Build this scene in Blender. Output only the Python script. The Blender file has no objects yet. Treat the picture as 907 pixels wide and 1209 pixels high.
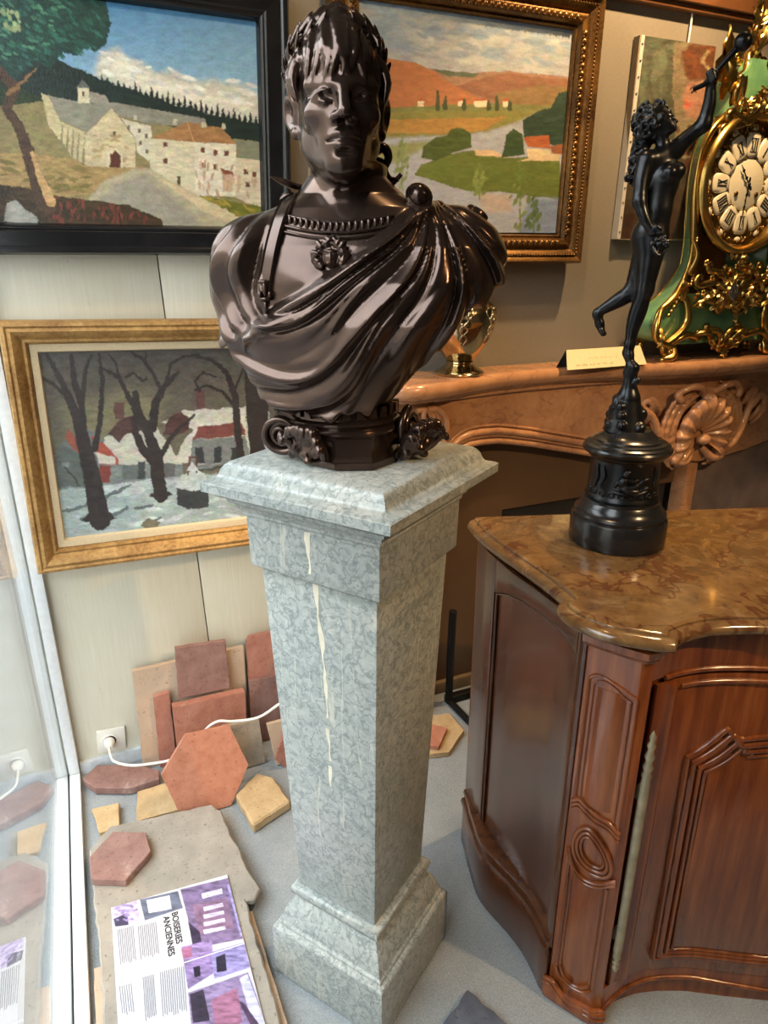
import bpy, bmesh, math, random
import numpy as np
from mathutils import Vector, Matrix
from mathutils.geometry import tessellate_polygon
R = math.radians
scene = bpy.context.scene
col = scene.collection

# ---------------------------------------------------------------- camera
cam_data = bpy.data.cameras.new('camera')
cam_data.sensor_fit = 'HORIZONTAL'
cam_data.sensor_width = 36.0
cam_data.lens = 36.0 * 808.0 / 907.0
cam_data.clip_start = 0.02
cam = bpy.data.objects.new('camera', cam_data)
cam.location = (0, 0, 1.5)
cam.rotation_euler = (R(90 - 20.2), 0, R(-24.0))
col.objects.link(cam)
scene.camera = cam

# ---------------------------------------------------------------- daylight, lamps, exposure
world = bpy.data.worlds.new('daylight')
scene.world = world
world.use_nodes = True
_bg = world.node_tree.nodes['Background']
_bg.inputs[0].default_value = (0.90, 0.95, 1.0, 1)
_bg.inputs[1].default_value = 8.0
def area_lamp(name, loc, target, size, energy, color, portal=False):
    d = bpy.data.lights.new(name, 'AREA')
    d.shape = 'RECTANGLE'; d.size, d.size_y = size
    d.energy = energy; d.color = color
    o = bpy.data.objects.new(name, d)
    o.location = loc
    o.rotation_euler = (Vector(target) - Vector(loc)).to_track_quat('-Z', 'Y').to_euler()
    if portal: d.cycles.is_portal = True
    col.objects.link(o)
    return o
area_lamp('window_portal', (-0.30, 1.08, 1.32), (1, 1.08, 1.32), (1.95, 2.8), 1, (1, 1, 1), True)
def spot_lamp(name, loc, target, energy, color, angle, radius=0.03, blend=0.5):
    d = bpy.data.lights.new(name, 'SPOT')
    d.energy = energy; d.color = color; d.spot_size = R(angle); d.spot_blend = blend; d.shadow_soft_size = radius
    o = bpy.data.objects.new(name, d)
    o.location = loc
    o.rotation_euler = (Vector(target) - Vector(loc)).to_track_quat('-Z', 'Y').to_euler()
    col.objects.link(o)
    return o
WARM = (1.0, 0.66, 0.33)
spot_lamp('ceiling_spot_mantel', (1.75, 1.42, 2.8), (1.8, 1.80, 1.2), 135, WARM, 100)
spot_lamp('ceiling_spot_picture', (0.80, 1.25, 2.75), (0.8, 2.0, 1.4), 34, WARM, 95)
spot_lamp('ceiling_spot_commode', (1.75, -0.75, 2.8), (1.35, 0.8, 0.6), 190, WARM, 60)

vs = scene.view_settings
vs.view_transform = 'Standard'
vs.look = 'None'
vs.exposure = 0.0
vs.gamma = 1.0
vs.use_curve_mapping = False
scene.cycles.max_bounces = 8
scene.cycles.sample_clamp_indirect = 8.0

# ---------------------------------------------------------------- helpers
def link(name, me, mat=None, parent=None, loc=(0, 0, 0), rot=(0, 0, 0)):
    o = bpy.data.objects.new(name, me)
    col.objects.link(o)
    o.location = loc; o.rotation_euler = rot
    if mat is not None and me is not None:
        me.materials.clear(); me.materials.append(mat)
    if parent is not None: o.parent = parent
    return o
def tag(o, label=None, cat=None, group=None, kind=None):
    if label: o['label'] = label
    if cat: o['category'] = cat
    if group: o['group'] = group
    if kind: o['kind'] = kind
    return o
def thing(name, label, cat, loc=(0, 0, 0), rot=(0, 0, 0), group=None):
    o = bpy.data.objects.new(name, None)
    col.objects.link(o)
    o.location = loc; o.rotation_euler = rot
    o.empty_display_size = 0.05
    return tag(o, label, cat, group)

class MB:
    """collects vertices and faces of ONE mesh"""
    def __init__(s): s.v = []; s.f = []
    def add(s, vs, fs):
        n = len(s.v); s.v.extend([tuple(map(float, q)) for q in vs]); s.f.extend([tuple(i + n for i in f) for f in fs]); return s
    def box(s, lo, hi, M=None):
        x0, y0, z0 = lo; x1, y1, z1 = hi
        vs = [(x0,y0,z0),(x1,y0,z0),(x1,y1,z0),(x0,y1,z0),(x0,y0,z1),(x1,y0,z1),(x1,y1,z1),(x0,y1,z1)]
        if M is not None: vs = [tuple(M @ Vector(q)) for q in vs]
        return s.add(vs, [(0,3,2,1),(4,5,6,7),(0,1,5,4),(1,2,6,5),(2,3,7,6),(3,0,4,7)])
    def prism(s, poly, z0, z1, M=None):
        n = len(poly)
        vs = [(x, y, z0) for x, y in poly] + [(x, y, z1) for x, y in poly]
        if M is not None: vs = [tuple(M @ Vector(q)) for q in vs]
        return s.add(vs, [tuple(range(n))[::-1], tuple(range(n, 2*n))] + [(i, (i+1) % n, n+(i+1) % n, n+i) for i in range(n)])
    def lathe(s, prof, n=40, c=(0, 0, 0), cap=True, M=None):
        vs = []
        for r, z in prof:
            for k in range(n):
                a = 2*math.pi*k/n
                q = (c[0]+r*math.cos(a), c[1]+r*math.sin(a), c[2]+z)
                vs.append(tuple(M @ Vector(q)) if M is not None else q)
        fs = []
        for i in range(len(prof)-1):
            for k in range(n):
                k2 = (k+1) % n
                fs.append((i*n+k, i*n+k2, (i+1)*n+k2, (i+1)*n+k))
        if cap:
            fs.append(tuple(range(n))[::-1]); m = (len(prof)-1)*n; fs.append(tuple(range(m, m+n)))
        return s.add(vs, fs)
    def loft(s, rings, closed=True, cap=True):
        n = len(rings[0]); vs = [q for r in rings for q in r]; fs = []
        for i in range(len(rings)-1):
            for k in range(n if closed else n-1):
                k2 = (k+1) % n
                fs.append((i*n+k, i*n+k2, (i+1)*n+k2, (i+1)*n+k))
        if cap and closed:
            fs.append(tuple(range(n))[::-1]); m = (len(rings)-1)*n; fs.append(tuple(range(m, m+n)))
        return s.add(vs, fs)
    def tube(s, path, rad, n=8, cap=True, flat=1.0, up=None):
        P = [Vector(q) for q in path]; m = len(P)
        if not hasattr(rad, '__len__'): rad = [rad]*m
        T = [(P[min(i+1, m-1)]-P[max(i-1, 0)]).normalized() for i in range(m)]
        u = Vector(up) if up is not None else (Vector((0, 0, 1)) if abs(T[0].z) < .9 else Vector((1, 0, 0)))
        rings = []
        for i in range(m):
            if up is not None: u = Vector(up)
            a = (u - T[i]*u.dot(T[i]))
            if a.length < 1e-6: a = T[i].orthogonal()
            a.normalize(); b = T[i].cross(a); u = a
            rings.append([P[i] + (a*math.cos(t)*flat + b*math.sin(t))*rad[i] for t in [2*math.pi*k/n for k in range(n)]])
        return s.loft(rings, True, cap)
    def ball(s, c, r, n=10, m=7, M=None):
        if not hasattr(r, '__len__'): r = (r, r, r)
        prof = [(math.sin(math.pi*i/m), -math.cos(math.pi*i/m)) for i in range(m+1)]
        prof[0] = (1e-4, -1); prof[-1] = (1e-4, 1)
        vs = []
        for q, z in prof:
            for k in range(n):
                a = 2*math.pi*k/n
                p = Vector((q*math.cos(a)*r[0], q*math.sin(a)*r[1], z*r[2]))
                if M is not None: p = M @ p
                vs.append(p + Vector(c))
        fs = [(i*n+k, i*n+(k+1) % n, (i+1)*n+(k+1) % n, (i+1)*n+k) for i in range(m) for k in range(n)]
        return s.add(vs, fs)
    def mesh(s, name='mesh', smooth=None):
        me = bpy.data.meshes.new(name)
        F_ = []
        for f in s.f:
            if len(f) > 12: F_ += [tuple(f[i] for i in t) for t in tessellate_polygon([[Vector(s.v[i]) for i in f]])]
            else: F_.append(f)
        me.from_pydata(s.v, [], F_); me.update()
        bm = bmesh.new(); bm.from_mesh(me)
        bmesh.ops.recalc_face_normals(bm, faces=bm.faces)
        bm.to_mesh(me); bm.free()
        if smooth is not None:
            me.polygons.foreach_set('use_smooth', [True]*len(me.polygons))
            if smooth < 180: me.set_sharp_from_angle(angle=R(smooth))
        return me
    def build(s, name, mat, parent=None, smooth=35, loc=(0, 0, 0), rot=(0, 0, 0), bevel=0, seg=2):
        me = s.mesh(name, smooth if not bevel else None)
        if bevel:
            bm = bmesh.new(); bm.from_mesh(me)
            bmesh.ops.remove_doubles(bm, verts=bm.verts, dist=1e-6)
            es = [e for e in bm.edges if len(e.link_faces) == 2 and e.calc_face_angle(0) > R(25)]
            bmesh.ops.bevel(bm, geom=es, offset=bevel, segments=seg, affect='EDGES', profile=.5, clamp_overlap=True)
            bm.to_mesh(me); bm.free()
            me.polygons.foreach_set('use_smooth', [True]*len(me.polygons))
            me.set_sharp_from_angle(angle=R(smooth or 35))
        return link(name, me, mat, parent, loc, rot)
def shift_mesh(me, f):
    for v in me.vertices: v.co = f(v.co)
    me.update()
def smooth_path(pts, k=6, closed=False):
    """Catmull-Rom through points of any dimension"""
    P = [np.array(q, float) for q in pts]; n = len(P); out = []
    rng = range(n) if closed else range(n-1)
    for i in rng:
        if closed: p0, p1, p2, p3 = P[i-1], P[i], P[(i+1) % n], P[(i+2) % n]
        else: p0, p1, p2, p3 = P[max(i-1, 0)], P[i], P[i+1], P[min(i+2, n-1)]
        for j in range(k):
            t = j/k
            out.append(.5*((2*p1)+(-p0+p2)*t+(2*p0-5*p1+4*p2-p3)*t*t+(-p0+3*p1-3*p2+p3)*t**3))
    if not closed: out.append(P[-1])
    return [tuple(q) for q in out]

# ---------------------------------------------------------------- materials
class NT:
    def __init__(s, name):
        s.m = bpy.data.materials.new(name); s.m.use_nodes = True
        s.t = s.m.node_tree; s.n = s.t.nodes; s.bsdf = s.n['Principled BSDF']; s.out = s.n['Material Output']
        s.co = None
    def N(s, typ, **kw):
        n = s.n.new(typ)
        for k, v in kw.items(): setattr(n, k, v)
        return n
    def L(s, a, b): s.t.links.new(a, b)
    def obj(s, scale=(1, 1, 1), rot=(0, 0, 0)):
        c = s.N('ShaderNodeTexCoord'); m = s.N('ShaderNodeMapping')
        m.inputs['Scale'].default_value = scale; m.inputs['Rotation'].default_value = rot
        s.L(c.outputs['Object'], m.inputs['Vector']); return m.outputs[0]
    def noise(s, vec, scale, detail=4, rough=.55, dist=0):
        n = s.N('ShaderNodeTexNoise'); n.inputs['Scale'].default_value = scale; n.inputs['Detail'].default_value = detail
        n.inputs['Roughness'].default_value = rough; n.inputs['Distortion'].default_value = dist
        s.L(vec, n.inputs['Vector']); return n.outputs['Fac'], n.outputs['Color']
    def voronoi(s, vec, scale, feature='F1', rnd=1):
        n = s.N('ShaderNodeTexVoronoi'); n.feature = feature; n.inputs['Scale'].default_value = scale
        n.inputs['Randomness'].default_value = rnd
        s.L(vec, n.inputs['Vector']); return n.outputs['Distance']
    def ramp(s, fac, stops, interp='LINEAR'):
        r = s.N('ShaderNodeValToRGB'); e = r.color_ramp.elements; r.color_ramp.interpolation = interp
        while len(e) < len(stops): e.new(0.5)
        for k, (p, c) in enumerate(stops):
            e[k].position = p; e[k].color = (*c, 1) if len(c) == 3 else c
        s.L(fac, r.inputs['Fac']); return r.outputs['Color']
    def mix(s, fac, a, b, mode='MIX'):
        m = s.N('ShaderNodeMix'); m.data_type = 'RGBA'; m.blend_type = mode
        for sock, v in ((m.inputs[0], fac), (m.inputs[6], a), (m.inputs[7], b)):
            if isinstance(v, (int, float)): sock.default_value = v
            elif isinstance(v, tuple): sock.default_value = (*v, 1) if len(v) == 3 else v
            else: s.L(v, sock)
        return m.outputs[2]
    def math(s, op, a, b=0.0, clamp=False):
        m = s.N('ShaderNodeMath'); m.operation = op; m.use_clamp = clamp
        for sock, v in ((m.inputs[0], a), (m.inputs[1], b)):
            if isinstance(v, (int, float)): sock.default_value = v
            else: s.L(v, sock)
        return m.outputs[0]
    def distort(s, vec, scale, amt):
        f, c = s.noise(vec, scale, 3)
        a = s.N('ShaderNodeVectorMath'); a.operation = 'SUBTRACT'; s.L(c, a.inputs[0]); a.inputs[1].default_value = (.5, .5, .5)
        b = s.N('ShaderNodeVectorMath'); b.operation = 'SCALE'; s.L(a.outputs[0], b.inputs[0]); b.inputs['Scale'].default_value = amt
        d = s.N('ShaderNodeVectorMath'); d.operation = 'ADD'; s.L(vec, d.inputs[0]); s.L(b.outputs[0], d.inputs[1]); return d.outputs[0]
    def set(s, color=None, rough=None, metal=None, spec=None, coat=None, coat_rough=None, bump=None, bstr=.3, bdist=.002):
        B = s.bsdf.inputs
        for key, v in (('Base Color', color), ('Roughness', rough), ('Metallic', metal), ('Specular IOR Level', spec), ('Coat Weight', coat), ('Coat Roughness', coat_rough)):
            if v is None: continue
            if isinstance(v, (int, float)): B[key].default_value = v
            elif isinstance(v, tuple): B[key].default_value = (*v, 1) if len(v) == 3 else v
            else: s.L(v, B[key])
        if bump is not None:
            b = s.N('ShaderNodeBump'); b.inputs['Strength'].default_value = bstr; b.inputs['Distance'].default_value = bdist
            s.L(bump, b.inputs['Height']); s.L(b.outputs[0], B['Normal'])
        return s.m
def srgb(h):
    h = h.lstrip('#'); c = [int(h[i:i+2], 16)/255 for i in (0, 2, 4)]
    return tuple(x/12.92 if x <= .04045 else ((x+.055)/1.055)**2.4 for x in c)
def plain(name, color, rough=.6, metal=0., var=.15, scale=30, bump=.15, bd=.001, spec=.5, coat=0.):
    m = NT(name); v = m.obj(); f, _ = m.noise(v, scale, 5)
    c2 = tuple(max(0, x*(1-var)) for x in color); c3 = tuple(min(1, x*(1+var)) for x in color)
    return m.set(m.ramp(f, [(.3, c2), (.7, c3)]), rough, metal, spec, coat, bump=f, bstr=bump, bdist=bd)

# ---------------------------------------------------------------- signed-distance sculpting
class SDF:
    def __init__(s, lo, hi, h):
        s.h = h; s.lo = np.array(lo, float)
        s.n = np.ceil((np.array(hi)-s.lo)/h).astype(int)+1
        s.ax = [(s.lo[i]+h*np.arange(s.n[i])).astype(np.float32) for i in range(3)]
        s.D = np.full(tuple(s.n), 0.05, np.float32)
    def win(s, lo, hi):
        a = [max(0, int((lo[i]-s.lo[i])/s.h)) for i in range(3)]
        b = [min(int(s.n[i]), int((hi[i]-s.lo[i])/s.h)+2) for i in range(3)]
        if any(b[i] <= a[i] for i in range(3)): return None, None
        sl = tuple(slice(a[i], b[i]) for i in range(3))
        return sl, np.meshgrid(*[s.ax[i][a[i]:b[i]] for i in range(3)], indexing='ij', sparse=True)
    @staticmethod
    def smin(a, b, k):
        if k <= 0: return np.minimum(a, b)
        h = np.maximum(k-np.abs(a-b), 0)/k
        return np.minimum(a, b)-h*h*k*.25
    def put(s, lo, hi, fn, k=.01, op='add'):
        m = k+.012
        sl, g = s.win([x-m for x in lo], [x+m for x in hi])
        if sl is None: return
        d = fn(*g).astype(np.float32)
        if op == 'add': s.D[sl] = s.smin(s.D[sl], d, k)
        else: s.D[sl] = -s.smin(-s.D[sl], d, k)
    def ell(s, c, r, k=.01, M=None, op='add'):
        rm = max(r)
        lo = [c[i]-(rm if M is not None else r[i]) for i in range(3)]; hi = [c[i]+(rm if M is not None else r[i]) for i in range(3)]
        def fn(x, y, z):
            p = [x-c[0], y-c[1], z-c[2]]
            if M is not None: p = [M[0][i]*p[0]+M[1][i]*p[1]+M[2][i]*p[2] for i in range(3)]
            q = [p[i]/r[i] for i in range(3)]
            k0 = np.sqrt(q[0]**2+q[1]**2+q[2]**2)
            k1 = np.sqrt((q[0]/r[0])**2+(q[1]/r[1])**2+(q[2]/r[2])**2)+1e-6
            return k0*(k0-1)/k1
        s.put(lo, hi, fn, k, op)
    def cone(s, a, b, ra, rb, k=.01, op='add'):
        a = np.array(a, float); b = np.array(b, float); rm = max(ra, rb)
        ab = b-a; L2 = float(ab@ab)+1e-12
        def fn(x, y, z):
            t = np.clip(((x-a[0])*ab[0]+(y-a[1])*ab[1]+(z-a[2])*ab[2])/L2, 0, 1)
            return np.sqrt((x-a[0]-t*ab[0])**2+(y-a[1]-t*ab[1])**2+(z-a[2]-t*ab[2])**2)-(ra+(rb-ra)*t)
        s.put(np.minimum(a, b)-rm, np.maximum(a, b)+rm, fn, k, op)
    def chain(s, pts, rad, k=.004, op='add'):
        if not hasattr(rad, '__len__'): rad = [rad]*len(pts)
        for i in range(len(pts)-1): s.cone(pts[i], pts[i+1], rad[i], rad[i+1], k, op)
    def limb(s, pts, k=.008):
        """tapering limb through (x, y, z, radius) stations, blended onto what is there"""
        q = smooth_path(pts, 4); A = np.array(q); m = A[:, 3].max()
        def fn(x, y, z):
            d = None
            for a, b in zip(A[:-1], A[1:]):
                ab = b[:3]-a[:3]; L2 = float(ab@ab)+1e-12
                t = np.clip(((x-a[0])*ab[0]+(y-a[1])*ab[1]+(z-a[2])*ab[2])/L2, 0, 1)
                e = np.sqrt((x-a[0]-t*ab[0])**2+(y-a[1]-t*ab[1])**2+(z-a[2]-t*ab[2])**2)-(a[3]+(b[3]-a[3])*t)
                d = e if d is None else np.minimum(d, e)
            return d
        s.put(A[:, :3].min(0)-m, A[:, :3].max(0)+m, fn, k)
    def mesh(s, name, relax=1):
        D = s.D; S = D < 0; nx, ny, nz = D.shape
        cnt = np.zeros((nx-1, ny-1, nz-1), np.uint8)
        for i in (0, 1):
            for j in (0, 1):
                for k in (0, 1): cnt += S[i:nx-1+i, j:ny-1+j, k:nz-1+k]
        act = (cnt > 0) & (cnt < 8)
        I = np.argwhere(act); idx = np.full(act.shape, -1, np.int32); idx[act] = np.arange(len(I))
        acc = np.zeros((len(I), 3)); num = np.zeros(len(I))
        corner = np.array([[i, j, k] for i in (0, 1) for j in (0, 1) for k in (0, 1)])
        val = [D[I[:, 0]+c[0], I[:, 1]+c[1], I[:, 2]+c[2]] for c in corner]
        for p in range(8):
            for q in range(p+1, 8):
                if np.abs(corner[p]-corner[q]).sum() != 1: continue
                m = (val[p] < 0) != (val[q] < 0)
                t = (val[p]/(val[p]-val[q]+1e-12))[m][:, None]
                acc[m] += corner[p]+t*(corner[q]-corner[p]); num[m] += 1
        V = s.lo+s.h*(I+acc/num[:, None])
        F = []
        for ax in range(3):
            o1, o2 = [(1, 2), (2, 0), (0, 1)][ax]
            a = [slice(1, n-1) for n in D.shape]; b = [slice(1, n-1) for n in D.shape]
            a[ax] = slice(0, D.shape[ax]-1); b[ax] = slice(1, D.shape[ax])
            A = S[tuple(a)]; B = S[tuple(b)]
            E = np.argwhere(A != B)
            off = np.array([x.start for x in a]); G = E+off
            e1 = np.zeros(3, int); e1[o1] = 1; e2 = np.zeros(3, int); e2[o2] = 1
            ins = A[tuple(E.T)]
            quad = [idx[tuple((G-e1-e2).T)], idx[tuple((G-e2).T)], idx[tuple(G.T)], idx[tuple((G-e1).T)]]
            Q = np.stack(quad, 1); Q[~ins] = Q[~ins][:, ::-1]
            F.append(Q)
        F = np.concatenate(F); F = F[(F >= 0).all(1)]
        for _ in range(relax):
            W = np.zeros_like(V); c = np.zeros(len(V))
            for i in range(4):
                np.add.at(W, F[:, i], V[F[:, (i+1) % 4]]); np.add.at(c, F[:, i], 1)
            V = V*.5+.5*W/np.maximum(c, 1)[:, None]
        me = bpy.data.meshes.new(name)
        me.vertices.add(len(V)); me.vertices.foreach_set('co', V.astype(np.float32).ravel())
        me.loops.add(F.size); me.loops.foreach_set('vertex_index', F.astype(np.int32).ravel())
        me.polygons.add(len(F)); me.polygons.foreach_set('loop_start', np.arange(0, F.size, 4, dtype=np.int32))
        me.polygons.foreach_set('use_smooth', np.ones(len(F), bool))
        me.update(); me.validate()
        return me
def rotm(ax, deg):
    return np.array(Matrix.Rotation(R(deg), 3, ax))
# ---------------------------------------------------------------- the room
WY = 2.0          # back wall
WX = -0.203       # plane of the shop-window glass
FZ = -0.03        # floor level
WS = 0.15        # near end of the shop window
def carpet():
    m = NT('grey_carpet'); v = m.obj(); a, _ = m.noise(v, 260, 3, .7); b, _ = m.noise(v, 9, 4)
    c = m.mix(.5, m.ramp(a, [(.3, srgb('#70757a')), (.7, srgb('#a9b0b2'))]), m.ramp(b, [(.3, srgb('#83878a')), (.7, srgb('#9a9d9c'))]))
    return m.set(c, .95, 0, .1, bump=a, bstr=.6, bdist=.004)
def cream_panel():
    m = NT('cream_panel'); v = m.obj(); a, _ = m.noise(v, 2.4, 4); b, _ = m.noise(m.obj((60, 60, 2)), 3, 3); d, _ = m.noise(v, 45, 5)
    c = m.mix(.35, m.ramp(a, [(.3, srgb('#cbc3a6')), (.7, srgb('#d8d3bf'))]), m.ramp(b, [(.3, srgb('#c2bda9')), (.7, srgb('#d8d5c8'))]))
    c = m.mix(m.ramp(d, [(.66, (0, 0, 0)), (.74, (.35, .35, .35))]), c, srgb('#a89c80'))
    return m.set(c, .45, 0, .4, bump=b, bstr=.05, bdist=.001)
def wall_cloth():
    m = NT('grey_wall_cloth'); a, _ = m.noise(m.obj((220, 220, 30)), 3, 3); b, _ = m.noise(m.obj((20, 20, 240)), 3, 3); d, _ = m.noise(m.obj(), 2.0, 4)
    c = m.mix(.5, m.ramp(a, [(.3, srgb('#756e63')), (.7, srgb('#8d867a'))]), m.ramp(b, [(.3, srgb('#756e63')), (.7, srgb('#8d867a'))]))
    c = m.mix(.3, c, m.ramp(d, [(.35, srgb('#71695d')), (.65, srgb('#8a8274'))]))
    return m.set(c, .85, 0, .2, bump=a, bstr=.25, bdist=.001)
M_CARPET, M_CREAM, M_CLOTH = carpet(), cream_panel(), wall_cloth()
M_WHITE = plain('white_paint', srgb('#dfe2e3'), .45, 0, .06, 60, .2)
M_CEIL = plain('ceiling_paint', srgb('#8f8474'), .8)
M_WOOD_TRIM = plain('brown_trim_wood', srgb('#6d4527'), .45, 0, .25, 12)
M_PAVE = plain('pavement', (.13, .135, .14), .8, 0, .2, 8)
M_DARK = plain('dark_void', (.012, .010, .008), .8)
def glass_mat():
    m = NT('window_glass'); m.n.remove(m.bsdf)
    lw = m.N('ShaderNodeLayerWeight'); lw.inputs['Blend'].default_value = .5
    f = m.math('POWER', lw.outputs['Facing'], 5.0); f = m.math('MULTIPLY', f, .95); f = m.math('ADD', f, .045, True)
    t = m.N('ShaderNodeBsdfTransparent'); t.inputs[0].default_value = (.97, .985, .98, 1)
    g = m.N('ShaderNodeBsdfGlossy'); g.inputs['Roughness'].default_value = .0; g.inputs[0].default_value = (.97, .98, .98, 1)
    x = m.N('ShaderNodeMixShader'); m.L(f, x.inputs[0]); m.L(t.outputs[0], x.inputs[1]); m.L(g.outputs[0], x.inputs[2]); m.L(x.outputs[0], m.out.inputs[0])
    return m.m
M_GLASS = glass_mat()
def st(o): o['kind'] = 'structure'; return o
X1, Y0, ZC = 3.6, -1.7, 2.9
st(MB().box((-.25, Y0-.1, -.13), (X1+.1, WY+.5, FZ)).build('floor', M_CARPET))
st(MB().box((-.25, Y0-.1, ZC), (X1+.1, WY+.5, ZC+.1)).build('ceiling', M_CEIL))
st(MB().box((-9, -9, -.22), (-.25, 12, -.12)).build('pavement_outside', M_PAVE))
st(MB().box((-.25, -9, -.22), (9, Y0-.1, -.12)).build('street_outside', M_PAVE))
st(MB().box((-7.5, -14, -.12), (-7, 18, 5.2)).build('facade_across_the_street', plain('street_facade', srgb('#9c968b'), .9, 0, .1, 2)))
# back wall: cloth-covered masonry with the fireplace recess, panelled at the window end
wb = MB()
wb.box((.60, WY, FZ), (1.30, WY+.1, ZC)); wb.box((2.10, WY, FZ), (X1+.1, WY+.1, ZC)); wb.box((1.30, WY, .664), (2.10, WY+.1, ZC))
st(wb.build('wall_back', M_CLOTH))
wp = st(MB().box((-.25, WY+.012, FZ), (.60, WY+.1, ZC)).build('wall_back_panelled', plain('panel_gap', srgb('#6d6352'), .8)))
for xa, xb, xc, xd in ((-.205, -.205, .2775, .1965), (.281, .200, .60, .60)):
    MB().loft([[(xa, WY, FZ), (xc, WY, FZ), (xc, WY+.012, FZ), (xa, WY+.012, FZ)], [(xb, WY, ZC), (xd, WY, ZC), (xd, WY+.012, ZC), (xb, WY+.012, ZC)]]).build('panel', M_CREAM, wp, bevel=.001)
st(MB().box((X1, Y0-.1, FZ), (X1+.1, WY+.1, ZC)).build('wall_right', M_CLOTH))
st(MB().box((-.25, Y0-.1, FZ), (X1, Y0, ZC)).build('wall_front', M_CEIL))
wl = MB().box((-.25, Y0, 2.68), (-.165, WY+.1, ZC)); wl.box((-.25, Y0-.1, -.1), (-.165, WS, ZC))
st(wl.build('wall_left', M_CEIL))
# the shop window beside the tiles: white frame bars inside and outside of the pane
w1 = thing('window_1', 'tall shop window pane in white frame mirroring the tiles', 'window', (WX, 0, FZ)); del w1['category']; w1['kind'] = 'structure'
MB().box((-.003, WS, .004), (.003, WY-.002, 2.71)).build('pane', M_GLASS, w1)
for x0, x1 in ((.006, .036), (-.036, -.006)):
    MB().box((x0, WS, .0), (x1, WY-.032, .022)).build('bottom_bar', M_WHITE, w1, bevel=.002)
    MB().box((x0, WY-.030, .0), (x1, WY, 2.71)).build('upright_bar', M_WHITE, w1, bevel=.002)
    MB().box((x0, WS, 2.685), (x1, WY-.032, 2.71)).build('top_bar', M_WHITE, w1, bevel=.002)
MB().box((-.006, WS, -.02), (.006, WY, .004)).build('glazing_channel', M_DARK, w1)
st(MB().box((-.165, WY-.016, FZ), (.60, WY, .012)).build('baseboard_back', plain('skirting', srgb('#c9cfd4'), .5)))
tr = MB().box((.60, WY-.045, 2.262), (X1, WY, 2.33)); tr.box((.60, WY-.06, 2.33), (X1, WY, 2.36)); tr.box((.60, WY-.03, 2.245), (X1, WY, 2.262))
st(tr.build('trim_1', M_WOOD_TRIM, bevel=.004))

# ---------------------------------------------------------------- marble pedestal
def ped_marble():
    m = NT('grey_green_marble'); v = m.obj(); w = m.distort(v, 11, .09); w2 = m.distort(v, 30, .035)
    a, _ = m.noise(w, 30, 6, .65); b, _ = m.noise(w2, 75, 5, .7); big, _ = m.noise(v, 5, 4)
    base = m.ramp(big, [(.3, srgb('#8c9391')), (.5, srgb('#9da19d')), (.7, srgb('#aca99f'))])
    base = m.mix(.55, base, m.ramp(b, [(.32, srgb('#727b79')), (.50, srgb('#9ca19e')), (.68, srgb('#bdbdb6'))]))
    sq, _ = m.noise(w2, 42, 3, .5)
    c = m.mix(m.ramp(sq, [(.455, (0, 0, 0)), (.492, (.62, .62, .62)), (.508, (.62, .62, .62)), (.545, (0, 0, 0))]), base, srgb('#636e6b'))
    band, _ = m.noise(m.distort(m.obj((2.5, 2.5, 20), (0, R(12), 0)), 3, .6), 1.1, 4)
    c = m.mix(m.ramp(band, [(.56, (0, 0, 0)), (.70, (.5, .5, .5))]), c, srgb('#757f7c'))
    # pale vertical calcite veins
    vv, _ = m.noise(m.distort(m.obj((26, 26, 1.6)), 2.2, .30), 1.0, 2, .4); gate, _ = m.noise(m.obj((1, 1, .6)), 7, 2)
    vm = m.mix(1.0, m.ramp(vv, [(.488, (0, 0, 0)), (.498, (.7, .7, .7)), (.502, (.7, .7, .7)), (.512, (0, 0, 0))]), m.ramp(gate, [(.48, (0, 0, 0)), (.58, (1, 1, 1))]), 'MULTIPLY')
    c = m.mix(vm, c, srgb('#c6c1b2'))
    return m.set(c, .34, 0, .45, bump=b, bstr=.12, bdist=.001)
M_PED = ped_marble()
M_PEDVEIN = plain('cream_calcite', srgb('#d3cbb6'), .4)
PED_ROT = R(-(90-56.3))
ped = thing('pedestal', 'tall tapering grey green marble pedestal with moulded base and cap under the bust', 'pedestal', (.424, 1.074, 0), (0, 0, R(33.7)))
def square_loft(prof):
    return MB().loft([[(-h, -h, z), (h, -h, z), (h, h, z), (-h, h, z)] for h, z in prof])
square_loft([(.141, FZ), (.144, FZ+.004), (.144, .112), (.141, .117), (.134, .119), (.134, .125), (.129, .129), (.128, .135), (.125, .150), (.117, .172), (.107, .190), (.102, .199)]).build('plinth', M_PED, ped, 30, bevel=.0015)
square_loft([(.104, .199), (.110, .201), (.1125, .209), (.1125, .214), (.110, .221), (.104, .223)]).build('base_torus', M_PED, ped, 60)
sh = square_loft([(.0965, .223), (.1225, .985)]).build('shaft', M_PED, ped, bevel=.002)
square_loft([(.1225, .985), (.134, .990), (.1355, .994), (.1375, 1.085), (.141, 1.088), (.141, 1.094)]).build('frieze', M_PED, ped, 30, bevel=.0012)
square_loft([(.141, 1.094), (.146, 1.098), (.149, 1.106), (.158, 1.112), (.160, 1.119), (.172, 1.124), (.176, 1.131), (.188, 1.134), (.189, 1.150), (.184, 1.153),
             (.176, 1.154), (.170, 1.157), (.166, 1.163), (.163, 1.172), (.158, 1.179), (.152, 1.184), (.147, 1.186)]).build('cap', M_PED, ped, 40)
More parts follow.
